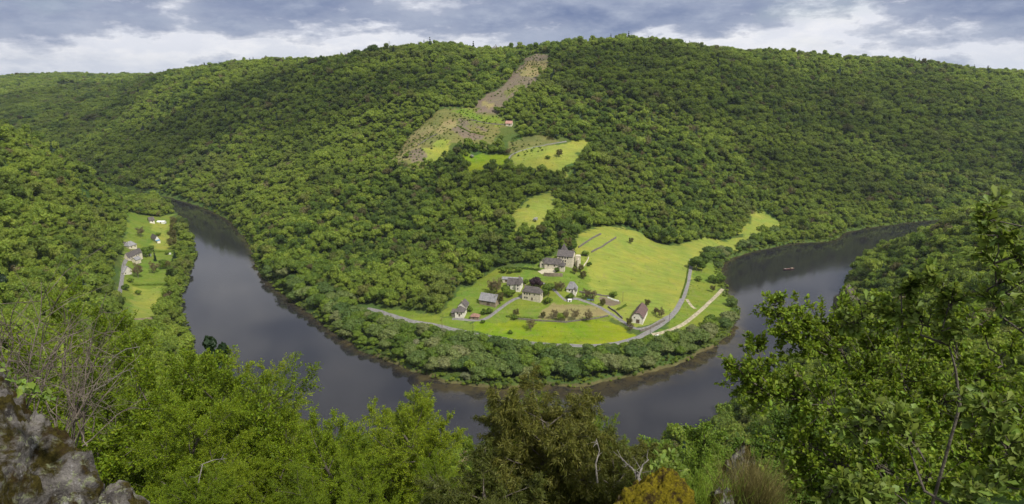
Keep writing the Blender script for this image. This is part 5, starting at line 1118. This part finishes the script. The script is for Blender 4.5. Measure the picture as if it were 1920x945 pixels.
# ------------------------------------------------------------------ the oak at the right, limbs reaching to leaf clusters
def spread_tree(name, label, cat, base, clusters, leafmat, size, shape, seed, r0=.12, per=11, group=None, twigs=26, fork=None, dens=.35, trunk_pts=None):
    """clusters: (centre, radius); limbs grow from the trunk to each cluster, twigs fan out inside it, leaves alternate along the twigs"""
    r = np.random.default_rng(seed); o = thing(name, label, cat, tuple(base), 0, group); base = np.array(base, float)
    tb = []; fk = np.array(fork, float); tpts = np.array([base-[0, 0, .6], base*.6+fk*.4+r.normal(0, .05, 3), fk]); tb.append(tube(tpts-base, [r0, r0*.8, r0*.62], 9)); P = []; D = []
    done = [fk]
    for c, rad in sorted(clusters, key=lambda k: np.linalg.norm(np.array(k[0])-fk)):
        c = np.array(c, float); near_ = min(done, key=lambda q: np.linalg.norm(q-c)*1.0+ .35*np.linalg.norm(q-fk)); m1 = near_+(c-near_)*.4+r.normal(0, .08, 3)+[0, 0, -.05]; m2 = near_+(c-near_)*.75+r.normal(0, .06, 3)
        L = np.linalg.norm(c-near_); ra = .009+.007*L; tb.append(tube(np.array([near_, m1, m2, c])-base, [ra, ra*.75, ra*.5, .007], 5)); done += [c, m1, m2]
        for i in range(max(3, int(twigs*min(1.25, (rad/dens)**1.2)))):
            s = near_+(c-near_)*r.uniform(.55, 1.0); d = unit(r.normal(0, 1, 3)+np.array([0, 0, .25])); e = c+d*rad*r.uniform(.35, 1.4); mid = (s+e)/2+r.normal(0, rad*.12, 3)
            k = np.linspace(0, 1, 6)[:, None]; pts = (1-k)**2*s+2*k*(1-k)*mid+k*k*e; tb.append(tube(pts-base, np.linspace(.006, .002, 6), 3))
            t = r.uniform(.35, 1.0, per); j = (t*5).astype(int).clip(0, 4); q = pts[j]+(pts[j+1]-pts[j])*(t*5-j)[:, None]; P.append(q-base+r.normal(0, .012, q.shape)); D.append(unit(pts[j+1]-pts[j])*.6+unit(r.normal(0, 1, q.shape)))
            n_ = 5; P.append(np.tile(e-base, (n_, 1))); D.append(unit(e-mid)*.7+unit(r.normal(0, 1, (n_, 3))))
    V, F = join(tb); link('limbs', mk_mesh('limbs', V, F, M['bark'], smooth=True), o)
    link('foliage', leaves_mesh('foliage', r, np.vstack(P), np.vstack(D), size, shape, M[leafmat]), o); print(name, 'leaves', sum(map(len, P))); return o
def W3(u, v, y): return at_y(u, v, y)
OC = [(1395, 705, 7.2, .28), (1440, 740, 7.2, .32), (1430, 690, 7.4, .25), (1490, 735, 7.2, .35), (1462, 590, 7.6, .26), (1500, 640, 7.6, .34), (1530, 600, 7.8, .30), (1475, 620, 7.8, .2), (1560, 660, 7.6, .40), (1590, 590, 7.8, .32), (1640, 640, 7.6, .36), (1610, 700, 7.2, .45),
      (1690, 590, 7.4, .28), (1690, 700, 7.0, .48), (1540, 760, 6.8, .40), (1620, 790, 6.6, .46), (1700, 800, 6.5, .46), (1780, 745, 6.8, .42), (1740, 640, 7.2, .30), (1790, 660, 7.0, .22), (1850, 700, 6.8, .24), (1860, 610, 7.0, .12), (1900, 770, 6.6, .38), (1820, 590, 7.0, .12), (1900, 650, 6.9, .16), (1830, 800, 6.4, .46), (1500, 830, 6.8, .36),
      (1560, 870, 6.4, .42), (1640, 880, 6.2, .44), (1730, 900, 6.0, .42), (1820, 890, 6.0, .42), (1900, 850, 6.0, .42), (1490, 900, 6.6, .32), (1640, 570, 7.8, .16), (1570, 930, 6.2, .35), (1960, 780, 6.2, .5), (1420, 650, 7.6, .15), (1375, 685, 7.3, .14), (1450, 565, 7.7, .12)]
ob = np.array([3.9, 7.2, h1(3.9, 7.2)]); fork = W3(1700, 900, 7.0)
spread_tree('oak_tree', 'big dark green oak with lobed leaves filling the right foreground', 'oak', ob, [(W3(u, v, y), q) for u, v, y, q in OC], 'oakleaf', .058, 'oak', 401, r0=.09, per=24, twigs=28, fork=fork)
YC = [(1845, 400, 4.8, .10), (1870, 440, 4.8, .11), (1860, 380, 4.9, .06), (1905, 480, 4.7, .12), (1880, 520, 4.9, .12), (1930, 560, 4.6, .16), (1840, 470, 5.0, .08), (1960, 640, 4.6, .2), (1850, 550, 5.0, .1)]
yb = np.array([4.6, 4.8, h1(4.6, 4.8)]); spread_tree('oak_sapling', 'slim oak shoot with yellow-green leaves at the right edge', 'sapling', yb, [(W3(*c[:3]), c[3]) for c in YC], 'youngleaf', .075, 'oak', 402, r0=.02, per=7, twigs=8, dens=.12, fork=W3(2000, 800, 4.6), group='young oak shoots at the right')
YD = [(1745, 520, 5.4, .13), (1700, 545, 5.5, .12), (1650, 575, 5.6, .11), (1780, 560, 5.3, .13), (1720, 590, 5.4, .12), (1600, 610, 5.7, .10), (1790, 610, 5.2, .12)]
spread_tree('oak_sapling', 'pale yellow-green oak shoot standing up through the big oak', 'sapling', np.array([3.5, 5.1, h1(3.5, 5.1)]), [(W3(*c[:3]), c[3]) for c in YD], 'youngleaf', .075, 'oak', 403, r0=.02, per=8, twigs=10, dens=.12, fork=W3(1800, 760, 5.2), group='young oak shoots at the right')
YE = [(1640, 785, 4.2, .13), (1610, 800, 4.2, .10), (1690, 800, 4.1, .12), (1600, 930, 3.8, .14), (1650, 940, 3.8, .12), (1560, 915, 3.9, .09), (1860, 760, 3.9, .14), (1890, 830, 3.8, .13), (1900, 900, 3.7, .14), (1840, 920, 3.7, .12)]
spread_tree('oak_sapling', 'nearest oak shoot with bright leaves low at the right', 'sapling', np.array([2.9, 3.6, h1(2.9, 3.6)]), [(W3(*c[:3]), c[3]) for c in YE], 'youngleaf', .07, 'oak', 404, r0=.02, per=8, twigs=10, dens=.12, fork=W3(1800, 960, 3.7), group='young oak shoots at the right')

# ------------------------------------------------------------------ rocks
def rock_mat(name, moss, mossamt, lichen=True):
    m, t, o = new_mat(name); p = t.add('ShaderNodeBsdfPrincipled'); t.link(p.outputs[0], o.inputs[0]); w = obj_coord(t)
    a = t.noise(w, 11, 9, .72, .5); b = t.noise(w, 5.5, 8, .68, .5); c = t.noise(w, 60, 6, .75); d = t.noise(w, 21, 7, .7, .3)
    rock = t.mix(t.ramp(a, [(.38, 0), (.62, 1)]), (.045, .040, .038), (.26, .24, .22))
    if lichen:
        rock = t.mix(t.ramp(d, [(.55, 0), (.58, 1)]), rock, (.27, .29, .17)); rock = t.mix(t.ramp(t.noise(w, 13, 7, .7, .2), [(.60, 0), (.63, 1)]), rock, (.34, .33, .32))
    mo = t.mix(t.ramp(c, [(.35, 0), (.65, 1)]), tuple(x*.35 for x in moss), moss)
    mo = t.mix(t.ramp(t.noise(w, 14, 5, .65), [(.5, 0), (.62, 1)]), mo, (.045, .030, .010))
    fac = t.ramp(b, [(mossamt-.04, 1), (mossamt+.04, 0)]); t.link(t.mix(fac, rock, mo), p.inputs['Base Color']); p.inputs['Roughness'].default_value = .95; p.inputs['Specular IOR Level'].default_value = .15
    bu = t.add('ShaderNodeBump'); bu.inputs['Strength'].default_value = .9; bu.inputs['Distance'].default_value = .03; t.link(t.math('ADD', c, t.math('MULTIPLY', a, 2)), bu.inputs['Height']); t.link(bu.outputs[0], p.inputs['Normal']); return m
from mathutils import noise as mnoise
def rock(name, label, c, rad, mat, seed, sharp=.35, flat=(1, 1, 1), sub=6, group=None, rz=0, fine=.02):
    iv, if_ = ico(sub); V = []
    for v in iv:
        q = Vector(v)*1.3+Vector((seed*3.1, seed*1.7, 0)); n = mnoise.fractal(q, 1.0, 2.0, 5)*sharp; rd = mnoise.ridged_multi_fractal(q*1.4, .9, 2.1, 4, 1.0, 2.0)*.10*sharp/.35
        cell = mnoise.cell(q*1.9)*.10*sharp/.35; f = mnoise.fractal(q*9, .8, 2.0, 4)*fine
        V.append(v*(1+n+rd+cell*.6+f)*np.array(flat)*rad)
    o = link(name, mk_mesh(name, V, if_, mat, smooth=True)); o.location = tuple(c); o.rotation_euler = (0, 0, rz); return tag(o, label, 'rock', group)
M['rockL'] = rock_mat('lichened rock', (.085, .070, .014), .48); M['rockM'] = rock_mat('mossy rock', (.25, .205, .012), .66, False); M['rockB'] = rock_mat('brown rock', (.10, .085, .02), .50)
BL = at_y(20, 930, 2.5)
rock('boulder', 'big lichened and mossy boulder in the lower left corner', BL+np.array([-.20, .1, -.10-.4]), .37, M['rockL'], 1, flat=(1.05, .9, 2.0), sharp=.34, fine=.05)
rock('boulder', 'dark mossy rock shoulder behind the corner boulder', at_y(-10, 810, 2.9)+np.array([-.13, .1, -.1-.3]), .22, M['rockL'], 5, flat=(1, 1, 2.4), sharp=.4)
rock('boulder', 'low grey rock edge running right from the corner boulder', at_y(140, 970, 2.6)+np.array([0, .1, -.35]), .16, M['rockL'], 6, flat=(1.4, 1, 2.6), sub=5)
MR = at_y(1235, 975, 4.2)
rock('moss_boulder', 'low boulder under thick golden yellow moss at the bottom edge', MR+np.array([0, .1, -.5]), .32, M['rockM'], 2, sharp=.22, flat=(1.15, .9, 2.1), fine=.045)
rock('jagged_rock', 'slanted brown rock slab beside the golden moss boulder', at_y(1362, 985, 4.4)+np.array([0, .1, -.58]), .20, M['rockB'], 3, sharp=.5, flat=(.9, .5, 2.9), sub=5)
rock('crag', 'grey topped rock behind the brown heather bush', at_y(1385, 900, 6.8)+np.array([0,0,-.8]), .28, M['rockB'], 4, sharp=.5, flat=(.8, .7, 3.4), sub=5)
rock('shore_cliff', 'grey-brown rock face at the water below the right shoulder', at_z(1585, 590, 6)+np.array([3, 4, 0]), 11, M['rockB'], 8, sharp=.4, flat=(.7, .7, 1.5), sub=5)
# moss cushion strands
def tuft(name, label, cat, pts, dirs, L, w, mat, seed, kind_=None, group=None, segs=4, curl=.3):
    r = np.random.default_rng(seed); n = len(pts); D = unit(dirs); sd = unit(np.cross(D, r.normal(0, 1, (n, 3)))); P = np.array(pts); rows = []
    LL = L*r.uniform(.5, 1.25, (n, 1))
    for i in range(segs+1):
        t = i/segs; rows.append((P-sd*w*(1-t*.8), P+sd*w*(1-t*.8))); D = unit(D+r.normal(0, curl*.35, (n, 3))); P = P+D*LL/segs
    V = np.stack([x for rw in rows for x in rw], 1).reshape(-1, 3); k = 2*(segs+1); b = np.arange(n)[:, None]*k
    F = np.concatenate([np.stack([b[:, 0]+2*i, b[:, 0]+2*i+1, b[:, 0]+2*i+3, b[:, 0]+2*i+2], 1) for i in range(segs)]); lv = np.tile(r.uniform(0, 1, (n, 3)), (segs, 1))
    return tag(link(name, mk_mesh(name, V, F, mat, attr={'leaf': ('FACE', lv)})), label, cat, group, kind_)
# dead broom bushes, left
def broom(label, base, tipsw, seed, spread=.35, n=60):
    r = np.random.default_rng(seed); base = np.array(base, float); o = thing('broom_bush', label, 'dead bush', tuple(base), 0, 'dry leafless broom bushes at the left'); tb = []
    for tp in tipsw:
        for k in range(n//len(tipsw)):
            e = np.array(tp)+r.normal(0, spread*.45, 3); s = base+r.normal(0, .10, 3)*[1, 1, .3]; m = s+(e-s)*.45+np.array([0, 0, .15])+r.normal(0, .12, 3); q = np.linspace(0, 1, 9)[:, None]
            pts = (1-q)**2*s+2*q*(1-q)*m+q*q*e+np.cumsum(r.normal(0, .012, (9, 3)), 0); tb.append(tube(pts-base, np.linspace(.007, .0022, 9), 4))
            for c in range(9):
                t = r.uniform(.3, .95); i = int(t*8); b = pts[i]; d = unit(pts[min(8, i+1)]-pts[i]+r.normal(0, .45, 3)+[0, 0, .15]); L = r.uniform(.15, .5); pp = [b, b+d*L*.5+r.normal(0, .02, 3), b+d*L+r.normal(0, .04, 3)+[0, 0, .03]]; tb.append(tube(np.array(pp)-base, [.003, .0022, .0014], 3))
    V, F = join(tb); link('stems', mk_mesh('stems', V, F, M['twig']), o)
broom('nearer grey leafless broom bush behind the mossy boulder', at_y(30, 800, 4.2), [at_y(20, 560, 4.2), at_y(80, 600, 4.4), at_y(-30, 600, 4.0), at_y(130, 640, 4.6)], 1, n=16)
broom('farther dry broom bush leaning right over the leafy slope', at_y(150, 830, 5.6), [at_y(200, 600, 6.0), at_y(140, 640, 5.8), at_y(215, 650, 6.2), at_y(190, 720, 6.0)], 2, n=20)
# dead branches by the junipers
def dead_branch(label, base, pts, seed):
    r = np.random.default_rng(seed); base = np.array(base, float); tb = []; o = None; P = [np.array(base)]+[np.array(p, float) for p in pts]
    tb.append(tube(np.array(P)-base, np.linspace(.014, .005, len(P)), 6))
    for k in range(6):
        i = r.integers(0, len(P)-1); b = P[i]+(P[i+1]-P[i])*r.uniform(); d = unit(r.normal(0, 1, 3)+[0, 0, .5]); L = r.uniform(.06, .2); tb.append(tube(np.array([b, b+d*L*.5, b+d*L+r.normal(0, .04, 3)])-base, [.006, .004, .002], 4))
    V, F = join(tb); o = link('dead_branch', mk_mesh('dead_branch', V, F, M['deadwood'], smooth=True)); o.location = tuple(base); tag(o, label, 'branch', 'bleached dead branches among the trees')
dead_branch('forked bleached branch above the golden moss boulder', at_y(1192, 930, 5.4), [at_y(1198, 892, 5.5), at_y(1205, 872, 5.6), at_y(1216, 862, 5.7)], 1)
dead_branch('pale dead branch slanting left of the forked one', at_y(1200, 900, 5.6), [at_y(1185, 878, 5.6), at_y(1166, 862, 5.7)], 2)
dead_branch('white dead twigs hanging in the leafy slope at lower left', at_y(372, 905, 11.5), [at_y(380, 870, 11.6), at_y(402, 862, 11.8), at_y(425, 860, 12)], 4)
dead_branch('curved silvery dead limb in the upper left treetops', at_y(195, 690, 14), [at_y(215, 668, 14), at_y(235, 655, 14.2), at_y(262, 650, 14.3)], 5)
dead_branch('long silvery dead limb below the upper one', at_y(160, 740, 14), [at_y(200, 720, 14), at_y(225, 700, 14.2), at_y(250, 690, 14.3)], 6)
dead_branch('thin dead stick on the left of the big juniper', at_y(1120, 905, 8), [at_y(1117, 870, 8), at_y(1124, 845, 8.2), at_y(1118, 822, 8.3)], 7)
# heather bush and ivy and grass
r = np.random.default_rng(77); hb = at_y(1405, 960, 5.2); n = 2600
q = hb+r.normal(0, .10, (n, 3))*[1.1, .8, .6]; tuft('heather_bush', 'brown feathery heather bush between the rocks and the oak', 'bush', q, r.normal(0, .33, (n, 3))+[0, 0, 1], .42, .0022, leaf_mat('dry heather', [(0, (.16, .14, .05)), (1, (.19, .16, .06))], trans=.2, leafvar=.6), 5, curl=.35)
iv = []; dv = []
for u, v in ((15, 712), (30, 716), (48, 722), (60, 728), (70, 735), (82, 738), (92, 742), (100, 745), (64, 718), (76, 727), (24, 702), (5, 690), (95, 733), (88, 748), (40, 728), (54, 736)):
    p = at_y(u, v, 2.35); iv += [p+r.normal(0, .012, 3) for _ in range(3)]; dv += [r.normal(0, 1, 3)+[.4, -.5, -.1] for _ in range(3)]
tag(link('ivy', leaves_mesh('ivy', r, np.array(iv), np.array(dv), .03, 'ivy', M['ivy'])), 'bright green ivy leaves trailing over the corner boulder', 'ivy')
n = 900; q = at_y(1300, 925, 4.6)+r.normal(0, 1, (n, 3))*[.22, .15, .05]; tuft('grass', 'thin grass blades between the moss boulder and the slab', 'grass', q, r.normal(0, .4, (n, 3))+[0, 0, 1], .13, .002, M['oak'], 6, kind_='stuff')
fl = []
sprig = [(1250, 865, 6.2, .10), (1235, 880, 6.0, .10), (1262, 885, 6.0, .09), (1270, 878, 6.2, .08)]
spread_tree('leafy_sprig', 'bright green leafy shrub just above the golden moss boulder', 'shrub', W3(1255, 935, 6), [(W3(*c[:3]), c[3]) for c in sprig], 'youngleaf', .06, 'plain', 410, r0=.01, per=6, twigs=8, dens=.09, fork=W3(1253, 905, 6))

# ------------------------------------------------------------------ thin haze over the valley
def haze(density):
    m, t, o = new_mat('haze'); v = t.add('ShaderNodeVolumePrincipled'); v.inputs['Color'].default_value = (.72, .82, .95, 1); v.inputs['Density'].default_value = density; v.inputs['Anisotropy'].default_value = .2
    t.link(v.outputs[0], o.inputs['Volume']); mb = MBx(); mb.box((-9500, -9500, -6), (9500, 9500, 290)); tag(mb.build('haze', m), 'thin pale haze lying over the whole valley', 'haze', kind='stuff')
haze(.000045)
# ------------------------------------------------------------------ labels of the many trees: size, tone, place, then order from the left
from collections import defaultdict
ORD = ['first', 'second', 'third', 'fourth', 'fifth', 'sixth', 'seventh', 'eighth', 'ninth', 'tenth', 'eleventh', 'twelfth', 'thirteenth', 'fourteenth', 'fifteenth', 'sixteenth', 'seventeenth', 'eighteenth', 'nineteenth', 'twentieth', 'twenty-first', 'twenty-second', 'twenty-third', 'twenty-fourth', 'twenty-fifth']
gr = defaultdict(list)
for o, base, place, u, v in LABELQ:
    if place is None: o['label'] = base
    else: gr[(base, place)].append((u, o))
for (base, place), L in gr.items():
    L.sort(key=lambda k: k[0])
    for i, (u, o) in enumerate(L):
        o['label'] = base+' '+place if len(L) == 1 else base+' '+place+', '+(ORD[i]+' from left' if i < len(ORD) else 'among the rightmost')
print('objects', len(bpy.data.objects))
